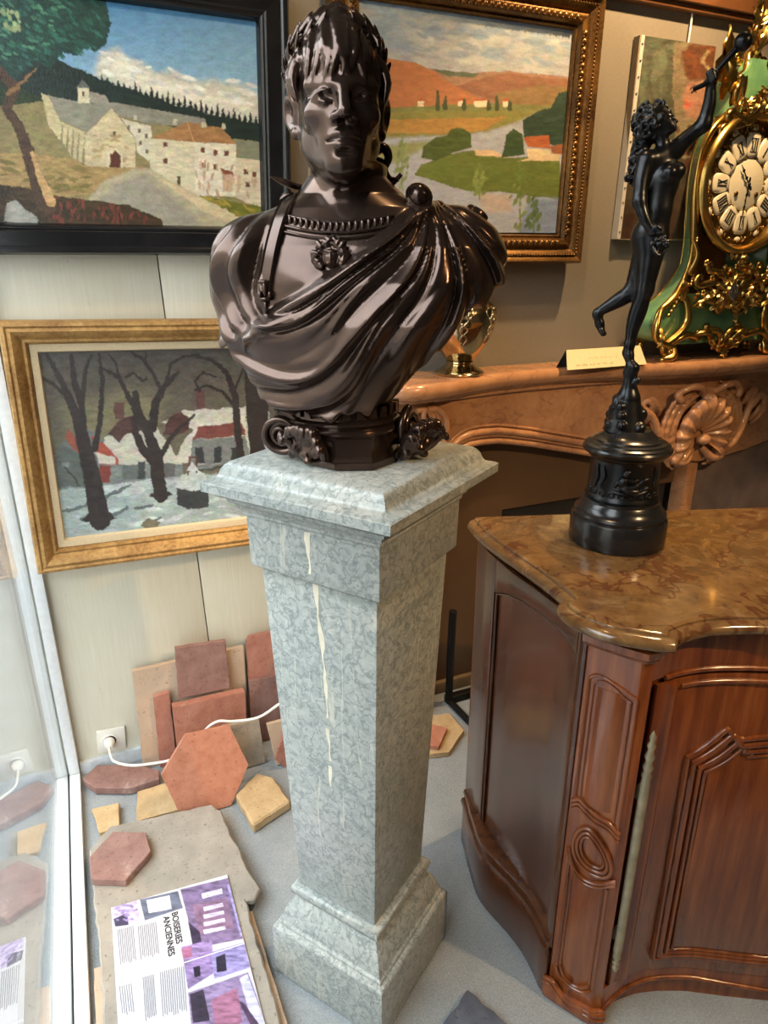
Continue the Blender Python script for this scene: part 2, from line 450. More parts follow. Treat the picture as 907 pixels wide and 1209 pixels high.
# calcite seam running down the window-side face
rs = random.Random(8); L_, R_ = [], []; xs = .004
for i in range(44):
    z = 1.082-.0125*i
    xs += rs.uniform(-.0022, .0020); wv = (.0052 if z > .85 else .0034)*(.55+.45*math.sin(i*.8+1))+.0010
    h = .1225-(.985-z)*(.026/.762) if z < .985 else (.1355+.002*(z-.994)/.091 if z > .992 else .1235)
    L_.append((-h-.0002, xs+wv, z)); R_.append((-h-.0002, xs-wv, z))
for i0, i1 in ((0, 6), (8, 30), (32, 38), (39, 43)):
    q = [(x, yy, z) for x, yy, z in L_[i0:i1+1]]; w = R_[i0:i1+1]
    rows = [[(a[0]+.002, a[1], a[2]), (a[0]-.0003, a[1], a[2]), (b[0]-.0003, b[1], b[2]), (b[0]+.002, b[1], b[2])] for a, b in zip(q, w)]
    MB().loft(rows).build('calcite_seam', M_PEDVEIN, sh, None)
# ---------------------------------------------------------------- painter: pigment laid on real canvases
_F = np.array([math.sin(R(24))*math.cos(R(20.2)), math.cos(R(24))*math.cos(R(20.2)), -math.sin(R(20.2))])
_Rt = np.array([math.cos(R(24)), -math.sin(R(24)), 0]); _Up = np.cross(_Rt, _F)
def vnoise(x, y, seed=0):
    rg = np.random.RandomState(seed); G = rg.rand(64, 64)
    xi = np.floor(x).astype(int); yi = np.floor(y).astype(int); fx = x-xi; fy = y-yi
    fx = fx*fx*(3-2*fx); fy = fy*fy*(3-2*fy)
    g = lambda a, b: G[a % 64, b % 64]
    return (g(xi, yi)*(1-fx)+g(xi+1, yi)*fx)*(1-fy)+(g(xi, yi+1)*(1-fx)+g(xi+1, yi+1)*fx)*fy
def fbm(x, y, seed=0, o=4):
    s = 0; a = .5
    for i in range(o): s = s+a*vnoise(x, y, seed+i); x = x*2.03; y = y*2.03; a *= .5
    return s/(1-.5**o)
class Paint:
    """picture content laid out in drawing units (X right, Y down) over a rectangular canvas"""
    def __init__(s, corners, nx, ny):
        TL, TR, BR, BL = [np.array(c, float) for c in corners]
        u, v = np.meshgrid(np.linspace(0, 1, nx+1), np.linspace(0, 1, ny+1))
        Pw = TL+(TR-TL)*u[..., None]+(BL-TL)*v[..., None]
        q = Pw-np.array([0, 0, 1.5]); d = q@_F
        s.X = 453.5+808*(q@_Rt)/d; s.Y = 604.5-808*(q@_Up)/d
        s.nx, s.ny = nx, ny; s.P = Pw; s.C = np.zeros((ny+1, nx+1, 3)); s.seed = 1
        s.wob(1.2, .12)
    def wob(s, amp, freq):
        s.x = s.X+amp*2*(fbm(s.X*freq, s.Y*freq, 11)-.5); s.y = s.Y+amp*2*(fbm(s.X*freq, s.Y*freq, 23)-.5)
    def win(s, x0, y0, x1, y1, m=6):
        c = np.where((s.X.max(0) > x0-m) & (s.X.min(0) < x1+m))[0]; r = np.where((s.Y.max(1) > y0-m) & (s.Y.min(1) < y1+m))[0]
        if len(c) == 0 or len(r) == 0: return None
        return (slice(r[0], r[-1]+1), slice(c[0], c[-1]+1))
    def col(s, c, var=.10, sl=(slice(None), slice(None)), sc=.35):
        c = np.array(srgb(c) if isinstance(c, str) else c); s.seed += 3
        n = fbm(s.X[sl]*sc*.35, s.Y[sl]*sc, s.seed)-.5
        return c*(1+var*4*n)[..., None]
    def put(s, m, c, var, sl):
        m = np.clip(m, 0, 1)[..., None]; s.C[sl] = s.C[sl]*(1-m)+np.clip(s.col(c, var, sl), 0, 1)*m
    def grad(s, y0, y1, c0, c1, var=.06):
        t = np.clip((s.Y-y0)/(y1-y0), 0, 1)[..., None]; s.C = s.col(c0, var)*(1-t)+s.col(c1, var)*t
    def poly(s, pts, c, var=.10, soft=1.0):
        xs = [q[0] for q in pts]; ys = [q[1] for q in pts]; sl = s.win(min(xs), min(ys), max(xs), max(ys), 6+soft)
        if sl is None: return
        x, y = s.x[sl], s.y[sl]; ins = np.zeros(x.shape, bool); dist = np.full(x.shape, 1e9)
        for (x0, y0), (x1, y1) in zip(pts, pts[1:]+pts[:1]):
            k = ((y0 > y) != (y1 > y)); ins ^= k & (x < (x1-x0)*(y-y0)/((y1-y0) or 1e-9)+x0)
            L = (x1-x0)**2+(y1-y0)**2+1e-9; t = np.clip(((x-x0)*(x1-x0)+(y-y0)*(y1-y0))/L, 0, 1)
            dist = np.minimum(dist, np.hypot(x-x0-t*(x1-x0), y-y0-t*(y1-y0)))
        s.put(np.clip(np.where(ins, dist, -dist)/soft+.5, 0, 1), c, var, sl)
    def line(s, pts, w, c, var=.1, soft=.8):
        if not hasattr(w, '__len__'): w = [w]*len(pts)
        xs = [q[0] for q in pts]; ys = [q[1] for q in pts]; sl = s.win(min(xs), min(ys), max(xs), max(ys), 6+max(w))
        if sl is None: return
        x, y = s.x[sl], s.y[sl]; m = np.zeros(x.shape)
        for i in range(len(pts)-1):
            (x0, y0), (x1, y1) = pts[i], pts[i+1]
            L = (x1-x0)**2+(y1-y0)**2+1e-9; t = np.clip(((x-x0)*(x1-x0)+(y-y0)*(y1-y0))/L, 0, 1)
            d = np.hypot(x-x0-t*(x1-x0), y-y0-t*(y1-y0))-(w[i]+(w[i+1]-w[i])*t)*.5
            m = np.maximum(m, np.clip(.5-d/soft, 0, 1))
        s.put(m, c, var, sl)
    def dabs(s, pts, n, c, rx, ry, seed=1, ang=0, var=.12, op=.9):
        """n brush dabs scattered inside a polygon"""
        rg = random.Random(seed); xs = [p[0] for p in pts]; ys = [p[1] for p in pts]; k = 0; it = 0
        while k < n and it < n*60:
            it += 1
            x = rg.uniform(min(xs), max(xs)); y = rg.uniform(min(ys), max(ys)); ins = False
            for (x0, y0), (x1, y1) in zip(pts, pts[1:]+pts[:1]):
                if (y0 > y) != (y1 > y) and x < (x1-x0)*(y-y0)/(y1-y0)+x0: ins = not ins
            if not ins: continue
            k += 1; a = ang+rg.uniform(-.4, .4); f = rg.uniform(.6, 1.3); r = 1.4*max(rx, ry)
            sl = s.win(x-r, y-r, x+r, y+r, 1)
            if sl is None: continue
            dx = s.X[sl]-x; dy = s.Y[sl]-y; u = (dx*math.cos(a)+dy*math.sin(a))/(rx*f); v = (-dx*math.sin(a)+dy*math.cos(a))/(ry*f)
            s.put(np.clip((1-np.hypot(u, v))*2.5, 0, 1)*op, tuple(np.array(srgb(c))*rg.uniform(1-var*2, 1+var*2)), .02, sl)
    def rect(s, x, y, w, h, c, var=.08): s.poly([(x, y), (x+w, y), (x+w, y+h), (x, y+h)], c, var)
    def finish(s, k=1.0, smear=1.8, mott=.16):
        """ragged brush edges and broken colour over the whole canvas"""
        H, W = s.X.shape; jj, ii = np.meshgrid(np.arange(W), np.arange(H))
        dx = (fbm(s.X*.22, s.Y*.55, 71)-.5)*2*smear*1.6+(np.random.RandomState(5).rand(H, W)-.5)*smear*.6
        dy = (fbm(s.X*.55, s.Y*.30, 87)-.5)*2*smear*1.6+(np.random.RandomState(6).rand(H, W)-.5)*smear*.6
        s.C = s.C[np.clip(np.rint(ii+dy), 0, H-1).astype(int), np.clip(np.rint(jj+dx), 0, W-1).astype(int)]
        n1 = fbm(s.X*.10, s.Y*.22, 91)-.5; n2 = fbm(s.X*.45, s.Y*.9, 95)-.5
        for c in range(3):
            nc = fbm(s.X*.16, s.Y*.2, 101+9*c)-.5
            s.C[..., c] *= k*(1+mott*(2.2*n1+2.4*n2+1.4*nc))
    def object(s, name, mat, parent, relief=.0):
        me = bpy.data.meshes.new(name); nx, ny = s.nx, s.ny
        V = s.P.reshape(-1, 3); inv = np.array(parent.matrix_basis.inverted()) if parent else np.eye(4)
        V = V@inv[:3, :3].T+inv[:3, 3]
        i = np.arange(nx*ny); r = i//nx; c = i % nx; a = r*(nx+1)+c
        F = np.stack([a, a+nx+1, a+nx+2, a+1], 1)
        me.vertices.add(len(V)); me.vertices.foreach_set('co', V.astype(np.float32).ravel())
        me.loops.add(F.size); me.loops.foreach_set('vertex_index', F.astype(np.int32).ravel())
        me.polygons.add(len(F)); me.polygons.foreach_set('loop_start', np.arange(0, F.size, 4, dtype=np.int32))
        me.update()
        at = me.color_attributes.new('pigment', 'FLOAT_COLOR', 'POINT')
        cc = np.concatenate([np.clip(s.C, 0, 1).reshape(-1, 3), np.ones((len(V), 1))], 1).astype(np.float32)
        at.data.foreach_set('color', cc.ravel())
        return link(name, me, mat, parent)
def pigment(name, rough, bump):
    m = NT(name); a = m.N('ShaderNodeAttribute'); a.attribute_name = 'pigment'
    f, _ = m.noise(m.obj(), 220, 4)
    return m.set(a.outputs['Color'], rough, 0, .5, bump=f, bstr=bump, bdist=.002)
M_OIL = pigment('oil_paint', .38, .35)
M_PRINT = pigment('magazine_print', .30, .02)

def frame(parent, corners, widths, prof, mat, name='frame_rail', smooth=40):
    """four mitred rails round a rectangle; prof = [(t across 0 inner..1 outer, height towards viewer)]"""
    TL, TR, BR, BL = [Vector(c) for c in corners]
    ux = (TR-TL).normalized(); uz = (TL-BL).normalized(); n = ux.cross(uz).normalized()
    if n.y > 0: n = -n
    inv = parent.matrix_basis.inverted(); rails = []
    wl, wt, wr, wb = widths
    for a, b, da, db in ((TL, TR, -ux*wl+uz*wt, ux*wr+uz*wt), (TR, BR, ux*wr+uz*wt, ux*wr-uz*wb), (BR, BL, ux*wr-uz*wb, -ux*wl-uz*wb), (BL, TL, -ux*wl-uz*wb, -ux*wl+uz*wt)):
        rings = []
        for p, d in ((a, da), (b, db)):
            rings.append([inv @ (p+d*t+n*h) for t, h in prof]+[inv @ (p+d*1.0-n*.012), inv @ (p-n*.012)])
        rails.append(MB().loft(rings).build(name, mat, parent, smooth))
    return rails, ux, uz, n
# ---------------------------------------------------------------- bronze bust on the marble pedestal
def bronze_mat():
    m = NT('brown_bronze'); v = m.obj(); f, _ = m.noise(v, 14, 5); g, _ = m.noise(v, 25, 3)
    c = m.ramp(f, [(.3, (.064, .040, .031)), (.6, (.090, .056, .043)), (.8, (.135, .076, .050))])
    r = m.ramp(g, [(.2, (.19, .19, .19)), (.8, (.27, .27, .27))])
    return m.set(c, r,   .82, .5, .25, coat_rough=.12)
M_BRONZE = bronze_mat()
BUST_Z = 1.1885
bust = thing('bronze_bust', 'dark brown bronze bust of a laurelled man in draped armour on the grey marble pedestal', 'bust',
             (.424, 1.074, BUST_Z), (0, 0, R(-21.9)))
TY = R(-9)
def torso_xy(x, y): return x*math.cos(TY)+y*math.sin(TY), -x*math.sin(TY)+y*math.cos(TY)
_tz = [.05, .09, .12, .17, .22, .28, .33, .36, .385, .405, .43]
_tc = [-.045, -.045, -.042, -.030, -.012, .0, .0, .0, .0, -.005, -.008]
_tw = [.090, .105, .122, .150, .178, .188, .186, .170, .128, .085, .06]
_td = [.085, .092, .104, .118, .124, .122, .112, .100, .086, .070, .058]
_ty = [.0, .0, .0, .0, .0, .0, .005, .01, .014, .018, .018]
def torso_q(x, y, z):
    xt, yt = torso_xy(x, y)
    c = np.interp(z, _tz, _tc); w = np.interp(z, _tz, _tw); d = np.interp(z, _tz, _td); cy = np.interp(z, _tz, _ty)
    a = np.abs((xt-c)/w); b = np.abs((yt-cy)/d)
    q = (a**2.35+b**2.35)**(1/2.35)
    return (q-1)*np.minimum(w, d)*.92
def drape_mask(x, z):
    # below the diagonal hem of the cloak that runs from the shoulder brooch to the waist
    ex, ez = .115-(-.165), .400-.212
    n = math.hypot(ex, ez)
    sd = ((x+.165)*ez-(z-.212)*ex)/n
    sag = .004*np.sin(np.clip((x+.165)/.28, 0, 1)*math.pi)
    return np.clip((sd-sag)/.010+.5, 0, 1), sd
def folds(x, y, z):
    qx, qz = .112, .412
    r = np.sqrt((x-qx)**2+(z-qz)**2)+1e-5
    psi = -90-np.degrees(np.arctan2(z-qz, x-qx))
    psi = np.where(psi < -180, psi+360, psi)
    s = psi-110*r+3.0*np.sin(r*19+psi*.05)
    s = s+2.4*np.sin(s*.23+1.3)
    s = np.where(s < 0, s*.62, s)
    t = s/8.2
    ph = np.abs(((t % 1)-.5)*2)
    amp = .72+.28*np.sin(np.floor(t)*2.4+.7+r*6)
    ridge = amp*(1-ph**1.5)
    t2 = s/3.7+.45*np.sin(r*23+psi*.03); ph2 = np.abs(((t2 % 1)-.5)*2)
    fine = (1-ph2**1.3)*np.clip(.35+.65*np.sin(np.floor(t2)*1.9+r*17), 0, 1)
    grow = np.clip(r/.15, .06, 1.0)
    return grow*(.0135*ridge+.0055*fine*np.clip(r/.16-.3, 0, 1))
def make_bust():
    g = SDF((-.265, -.185, .03), (.265, .165, .675), .0025)
    X, Y, Z = np.meshgrid(*g.ax, indexing='ij', sparse=True)
    kz = int((.45-g.lo[2])/g.h)
    Zt = Z[:, :, :kz]
    base = torso_q(X, Y, Zt)
    base = g.smin(base, np.sqrt(((X+.158)/.052)**2+((Y-.005)/.066)**2+((Zt-.300)/.072)**2)*.055-.055, .03)
    base = g.smin(base, np.sqrt(((X-.168)/.062)**2+((Y-.010)/.070)**2+((Zt-.300)/.085)**2)*.062-.062, .03)
    # truncated arm under the short sleeve
    t = np.clip((.31-Zt)/.12, 0, 1)
    base = g.smin(base, np.sqrt((X+.168+.006*t)**2+(Y-.0)**2*.75+np.where(Zt < .195, Zt-.195, np.where(Zt > .30, Zt-.30, 0))**2)-(.048-.010*t), .025)
    t = np.clip((.30-Zt)/.10, 0, 1)
    base = g.smin(base, np.sqrt((X-.172-.012*t)**2+(Y-.0)**2*.7+np.where(Zt < .250, Zt-.250, np.where(Zt > .30, Zt-.30, 0))**2)-(.05-.016*t), .025)
    mk, sd = drape_mask(X, Zt)
    front = np.clip((.09-Y)/.06, 0, 1)
    f = folds(X, Y, Zt)
    disp = mk*front*(f+.004)
    edge = np.exp(-((sd-.012-.004*np.sin(np.clip((X+.165)/.28, 0, 1)*math.pi))/.009)**2)
    disp = disp+front*edge*.009*(X > -.17)
    # sleeve pleats over the image-left shoulder
    ang = np.arctan2(Y-.02, X+.10)
    sl = np.clip((-.118-X)/.02, 0, 1)*np.clip((.385-Zt)/.05, 0, 1)*(1-mk)
    pl = np.abs((((ang*2.6+Zt*7+.5*np.sin(Zt*30)) % 1)-.5)*2)
    disp = disp+sl*(.010*(1-pl**1.4)-.003+.003*np.sin(ang*5-Zt*60+1))
    # pectoral modelling of the cuirass
    xt, yt = torso_xy(X, Y)
    disp = disp+(1-mk)*front*.006*np.exp(-((np.abs(xt)-.062)/.04)**2-((Zt-.29)/.035)**2)
    base = base-disp
    hem = np.interp(X, [-.20, -.175, -.15, -.09, -.03, .05, .09, .12, .16, .19, .24],
                    [.185, .15, .098, .082, .076, .092, .128, .162, .215, .243, .28])
    wob = .006*np.sin(X*95+Y*40)+.004*np.sin(X*210)
    base = np.maximum(base, (hem+wob-Zt)*.8)
    g.D[:, :, :kz] = np.minimum(g.D[:, :, :kz], base.astype(np.float32))
    # neck and throat
    nb = (-.010, .016, .375); nt = (-.018, .010, .475)
    g.cone(nb, (-.018, .018, .475), .049, .041, .009)
    g.cone((-.010, .03, .345), (-.014, .025, .378), .085, .052, .035)
    g.cone((-.054, .008, .470), (-.022, -.054, .392), .012, .010, .010)
    g.cone((.018, .008, .470), (-.004, -.056, .392), .012, .010, .010)
    g.ell((-.015, -.044, .432), (.012, .014, .016), .015)
    # head
    Hc = np.array([-.018, -.006, .533]); HR = rotm('Z', 6) @ rotm('X', -5)
    def P(x, y, z): return tuple(Hc+HR @ np.array([x, y, z]))
    def E(c, r, k=.012, op='add', rot=None): g.ell(P(*c), r, k, HR if rot is None else HR @ rot, op)
    def Cn(a, b, ra, rb, k=.01, op='add'): g.cone(P(*a), P(*b), ra, rb, k, op)
    E((0, .016, .020), (.064, .080, .070), .01)
    E((0, -.028, -.028), (.0500, .058, .074), .035)
    E((0, -.050, .020), (.048, .032, .030), .02)                       # forehead
    for s in (-1, 1):
        Cn((s*.042, .000, -.040), (s*.037, -.014, -.066), .014, .011, .025)   # jaw angle
        Cn((s*.037, -.016, -.067), (s*.011, -.064, -.103), .012, .014, .028)
        E((s*.036, -.060, -.038), (.017, .016, .014), .02)             # cheekbone
        Cn((s*.045, -.062, -.0035), (s*.013, -.0835, -.0085), .0080, .0080, .010)    # brow
    E((0, -.073, -.101), (.021, .017, .016), .015)                     # chin
    E((0, -.067, -.071), (.029, .021, .026), .02)                      # muzzle
    for s in (-1, 1):
        E((s*.0265, -.094, -.0205), (.0165, .0140, .0080), .008, 'sub')
    Cn((0, -.083, -.004), (0, -.104, -.044), .0075, .0092, .009)       # nose
    for s in (-1, 1):
        E((s*.0115, -.092, -.048), (.0075, .0100, .0070), .006)
        E((s*.006, -.101, -.0545), (.0032, .0045, .0035), .003, 'sub')
        E((s*.0265, -.0705, -.0205), (.0140, .0125, .0115), .002)      # eyeball
        up = [(s*.0115, -.0800, -.0225), (s*.0190, -.0845, -.0160), (s*.0280, -.0845, -.0150), (s*.0360, -.0785, -.0175), (s*.0420, -.0700, -.0225)]
        g.chain([P(*q) for q in smooth_path(up, 3)], .0021, .003)
        dn = [(s*.0115, -.0800, -.0225), (s*.0190, -.0825, -.0268), (s*.0280, -.0820, -.0278), (s*.0360, -.0770, -.0255), (s*.0420, -.0700, -.0225)]
        g.chain([P(*q) for q in smooth_path(dn, 3)], .0014, .003)
        E((s*.0260-.001, -.0828, -.0190), (.0046, .0022, .0048), .002, 'sub')
        E((s*.0260-.001, -.0808, -.0185), (.0018, .0018, .0020), .001)
        # ear
        ear = [(s*.061, -.008, -.010), (s*.070, .004, .000), (s*.074, .016, -.008), (s*.073, .018, -.024), (s*.067, .008, -.040), (s*.062, -.002, -.050)]
        g.chain([P(*q) for q in smooth_path(ear, 4)], .0050, .004)
        E((s*.063, .006, -.020), (.006, .016, .024), .006)
        E((s*.072, .002, -.020), (.0060, .0085, .0120), .004, 'sub')
        E((s*.063, -.004, -.049), (.0065, .0070, .0080), .005)
    # mouth
    ul = [(-.021, -.077, -.0735), (-.010, -.0865, -.0675), (0, -.0885, -.0685), (.010, -.0865, -.0675), (.021, -.077, -.0735)]
    g.chain([P(*q) for q in smooth_path(ul, 4)], [.0018]+[.0042]*(4*4-1)+[.0018], .004)
    ll = [(-.017, -.0775, -.0765), (-.008, -.0850, -.0810), (0, -.0865, -.0820), (.008, -.0850, -.0810), (.017, -.0775, -.0765)]
    g.chain([P(*q) for q in smooth_path(ll, 4)], [.0020]+[.0050]*(4*4-1)+[.0020], .004)
    mid = [(-.024, -.078, -.0755), (-.010, -.0910, -.0735), (0, -.0930, -.0745), (.010, -.0910, -.0735), (.024, -.078, -.0755)]
    g.chain([P(*q) for q in smooth_path(mid, 4)], .0016, .002, 'sub')
    E((0, -.0895, -.0905), (.012, .0040, .0040), .006, 'sub')
    E((0, -.0925, -.0595), (.0035, .004, .006), .004, 'sub')
    # short hair: comma locks over the skull, fringe on the forehead
    rng = random.Random(5)
    def lock(p0, p1, p2, r, k=.0022):
        pts = smooth_path([p0, p1, p2], 3); n = len(pts)
        g.chain([P(*q) for q in pts], [r*(1-.75*(i/(n-1))**1.5) for i in range(n)], k)
    def skull(az, el, off=0.):
        # az 0 = face, +-90 sides; el up
        x = math.sin(az)*math.cos(el); y = -math.cos(az)*math.cos(el); z = math.sin(el)
        return (x*(.066+off), .014+y*(.081+off), .020+z*(.072+off))
    for row, (el0, n) in enumerate([(8, 30), (24, 30), (40, 24), (56, 18), (72, 12)]):
        for i in range(n):
            az = 2*math.pi*i/n+rng.uniform(-.08, .08)+row*.1
            deg = math.degrees(math.atan2(math.sin(az), math.cos(az)))
            el = R(el0+rng.uniform(-4, 4))
            if abs(deg) < 52 and el0 < 20: continue
            sw = (1 if math.sin(az) > 0 else -1)*-.16+rng.uniform(-.12, .12)
            lock(skull(az, el+R(12), .000), skull(az+sw*.6, el, .005), skull(az+sw*1.9, el-R(14), .005), .0080, .0012)
    for s in (-1, 1):                                                   # sideburns and nape
        for i in range(7):
            y = -.034+i*.013; z0 = .018-.004*abs(i-2)
            lock((s*.058, y, z0+.022), (s*(.0660+.003*(i % 2)), y-.006, z0), (s*(.0610+.003*(i % 2)), y-.012, z0-.028), .0095, .0008)
    for i in range(13):
        u = (i-6)/6.; x = u*.046; yb = -.062+.030*u*u
        zt = .021+rng.uniform(-.003, .003)
        q = smooth_path([(x*.55, -.020, .094-.2*abs(x)), (x*.80, yb+.006, zt+.052), (x+.003*rng.uniform(-1, 1), yb-.0235, zt+.014), (x+.009*(-1 if i % 3 else 1), yb-.0250, zt-.019-.005*(i % 2))], 4); n = len(q)
        g.chain([P(*a) for a in q], [.0090*(1-.72*(j/(n-1.))**2.5) for j in range(n)], .0006)
    # laurel wreath rising to a point over the brow
    for s in (-1, 1):
        for row in (0, 1, 2):
            n = 8
            for i in range(n):
                t = (i+.5*(row == 1))/(n-.5)
                az = s*R(122-118*t); el = R(14+46*t+(row-1)*(15-4*t)); o = .006+.005*(row == 1)+.009*t
                c = np.array(skull(az, el, o))
                tip = np.array(skull(az-s*R(10+3*row), el+R(6+6*row), o+.009))
                d = tip-c; d /= np.linalg.norm(d)
                nrm = c-np.array((0, .014, .02)); nrm -= d*(nrm@d); nrm /= np.linalg.norm(nrm)
                b = np.cross(nrm, d)
                Ml = np.stack([d, b, nrm], 1)
                E(tuple(c+d*.004), (.0195, .0068, .0026), .0008, 'add', Ml)
                g.chain([P(*(c-d*.008+nrm*.0022)), P(*(c+d*.017+nrm*.0015))], [.0013, .0006], .0008)
    E((0, -.010, .076), (.032, .042, .024), .012)
    for x, zz in ((-.020, .080), (-.007, .092), (.007, .094), (.020, .080)):
        lock((x*1.3, -.044, .072), (x*1.1, -.042, zz-.004), (x*.4, -.014, zz+.010), .0085, .0012)
    return g.mesh('bust_body', 2)
link('figure', make_bust(), M_BRONZE, bust)

# cuirass collar, strap, medallion, brooch and ribbons (children of the bust)
def torso_front(xt, z, off=0.):
    """point of the chest in front, xt in the chest's own frame"""
    c = float(np.interp(z, _tz, _tc)); w = float(np.interp(z, _tz, _tw)); d = float(np.interp(z, _tz, _td)); cy = float(np.interp(z, _tz, _ty))
    a = min(abs((xt-c)/w), .999)
    yt = cy-d*(1-a**2.35)**(1/2.35)-off
    return Vector((xt*math.cos(TY)-yt*math.sin(TY), xt*math.sin(TY)+yt*math.cos(TY), z))
mb = MB()
for zc, rr in ((.372, .0032), (.358, .0026), (.350, .0022)):
    mb.tube([torso_front(-.085+.158*i/16, zc-.010*math.sin(math.pi*i/16), .002) for i in range(17)], rr, 6)
collar = mb.build('collar_band', M_BRONZE, bust, 60)
for i in range(17):
    t = (i+.5)/17
    p = torso_front(-.083+.154*t, .366-.010*math.sin(math.pi*t), .0015)
    if i == 0:
        flute = MB().ball((0, 0, 0), (.0036, .0035, .0075), 8, 6).mesh('flute', 180)
    link('flute', flute, M_BRONZE, collar, p)
def strip(path, half, thick, off_dir):
    m = MB(); rings = []
    n = len(path)
    for i, p in enumerate(path):
        t = (path[min(i+1, n-1)]-path[max(i-1, 0)]).normalized()
        nrm = off_dir(p); nrm = (nrm-t*nrm.dot(t)).normalized(); s = t.cross(nrm)
        rings.append([p+s*half+nrm*thick*.2, p+s*half*.8+nrm*thick, p+s*half*.62+nrm*thick*.55, p-s*half*.62+nrm*thick*.55, p-s*half*.8+nrm*thick, p-s*half+nrm*thick*.2, p-s*half-nrm*thick, p+s*half-nrm*thick])
    return m.loft(rings)
out = lambda p: Vector((p.x*.6, p.y-.02, .25*(p.z-.28)*6)).normalized()
sp = [torso_front(-.088-.026*t, .405-.135*t, .004) for t in [i/10 for i in range(11)]]
strap = strip(sp, .013, .005, out).build('shoulder_strap', M_BRONZE, bust, 40)
mb = MB(); c = torso_front(-.112, .268, .010)
for dx, dz, rx, rz in ((0, .014, .011, .0035), (0, .004, .0045, .012), (-.007, -.004, .0035, .006), (.007, -.004, .0035, .006), (0, -.010, .010, .0035), (0, -.022, .003, .010)):
    mb.ball(c+Vector((dx, 0, dz)), (rx, .005, rz), 8, 6)
mb.build('strap_clasp', M_BRONZE, strap, 180)
# gorgon-head medallion
def medallion():
    s = SDF((-.034, -.022, -.036), (.034, .016, .034), .0011)
    s.ell((0, 0, 0), (.0135, .011, .017), .004)
    s.ell((0, -.008, -.003), (.0030, .0050, .0065), .003)
    for q in (-1, 1):
        s.ell((q*.0050, -.0105, .0035), (.0030, .003, .0020), .002, None, 'sub')
        s.ell((q*.0050, -.0080, .0035), (.0022, .002, .0016), .001)
        s.cone((q*.0085, -.008, .0080), (q*.0015, -.0100, .0065), .0016, .0014, .002)
    s.chain([(-.005, -.0095, -.0095), (0, -.0108, -.0085), (.005, -.0095, -.0095)], .0015, .002)
    rg = random.Random(3)
    for i in range(17):
        a = R(-35+250*i/16); r0 = .013; r1 = .0255+rg.uniform(-.003, .003); w = rg.uniform(-.35, .35)
        pts = [(r0*math.cos(a), -.004, r0*math.sin(a)), (.019*math.cos(a+w), -.0085, .019*math.sin(a+w)), (r1*math.cos(a-w*.4), -.004, r1*math.sin(a-w*.4)), ((r1-.004)*math.cos(a-w*1.2), -.008, (r1-.004)*math.sin(a-w*1.2))]
        s.chain(smooth_path(pts, 3), .0027, .0015)
    return s.mesh('medallion', 1)
link('medallion', medallion(), M_BRONZE, bust, torso_front(-.012, .316, .002), (R(-4), 0, TY))
mb = MB().lathe([(.001, -.004), (.020, -.004), (.021, 0), (.018, .004), (.016, .004), (.014, .009), (.008, .013), (.001, .015)], 20)
mb.build('brooch', M_BRONZE, bust, 40, (.100, -.045, .401), (R(62), R(22), 0))
mb = MB(); mb.tube(smooth_path([(-.058, .045, .425), (-.080, .030, .418), (-.105, .020, .425), (-.128, .012, .433)], 4), [.009]*4+[.015]*5+[.011, .006, .003, .001], 8, flat=.35)
mb.build('ribbon', M_BRONZE, bust, 60)
mb = MB(); mb.tube(smooth_path([(-.050, .050, .40), (-.085, .030, .398), (-.100, .022, .408), (-.112, .015, .400)], 4), [.009]*4+[.015]*5+[.011, .006, .003, .001], 8, flat=.35)
mb.build('ribbon', M_BRONZE, bust, 60)
mb = MB()
for p in ([(.030, .055, .470), (.050, .042, .476), (.058, .040, .462), (.052, .040, .446), (.060, .036, .432), (.074, .030, .430)], [(.030, .055, .455), (.046, .045, .455), (.050, .042, .440), (.062, .036, .425), (.078, .032, .438)]):
    q = smooth_path(p, 4); mb.tube(q, [.009-.006*i/len(q) for i in range(len(q))], 7)
mb.build('ribbon_bow', M_BRONZE, bust, 60)

# capital-shaped socle
so = MB()
so.lathe([(.098, .030), (.104, .034), (.104, .040), (.094, .044), (.094, .060), (.100, .063), (.100, .067), (.090, .070), (.084, .096), (.080, .11)], 48, (-.020, .005, 0))
blk = [(-.075, -.070), (-.030, -.108), (.030, -.108), (.062, -.070), (.075, -.02), (.072, .06), (.03, .10), (-.05, .10), (-.095, .06), (-.10, -.02)]
so.prism([(x*1.04-.002, y*1.06) for x, y in blk], 0, .010); so.loft([[(x*k-.002, y*k, z) for x, y in blk] for k, z in ((.98, .010), (.94, .020), (.96, .046), (1.0, .052), (.9, .056))])
socle = so.build('socle', M_BRONZE, bust, 30)
for i in range(14):
    a = R(180+13.5*i); c = Vector((-.020+.089*math.cos(a), .005+.089*math.sin(a), .082))
    if i == 0: dent = MB().box((-.006, -.006, -.0085), (.006, .006, .0085)).mesh('dentil')
    link('dentil', dent, M_BRONZE, socle, c, (0, 0, a+math.pi/2))
def volute(sx):
    m = MB(); pts = []; rad = []
    for i in range(64):
        t = i/63; a = R(90)+sx*R(-820)*t if sx < 0 else R(90)-R(820)*t
        a = R(95)+(-1)*R(800)*t*sx*-1
        r = .033*(1-t)**.8+.004
        pts.append((r*math.cos(a), -.004*t, r*math.sin(a))); rad.append(.0072*(1-.55*t))
    m.tube(pts, rad, 8)
    m.lathe([(.001, -.030), (.030, -.030), (.027, 0), (.030, .030), (.001, .030)], 24, (0, 0, 0), True, Matrix.Translation((0, .034, 0)) @ Matrix.Rotation(R(90), 4, 'X'))
    m.ball((0, -.004, 0), .007)
    return m
volute(-1).build('volute', M_BRONZE, socle, 60, (-.122, -.040, .042), (0, 0, R(-6)))
volute(1).build('volute', M_BRONZE, socle, 60, (.092, -.012, .042), (0, 0, R(62)))
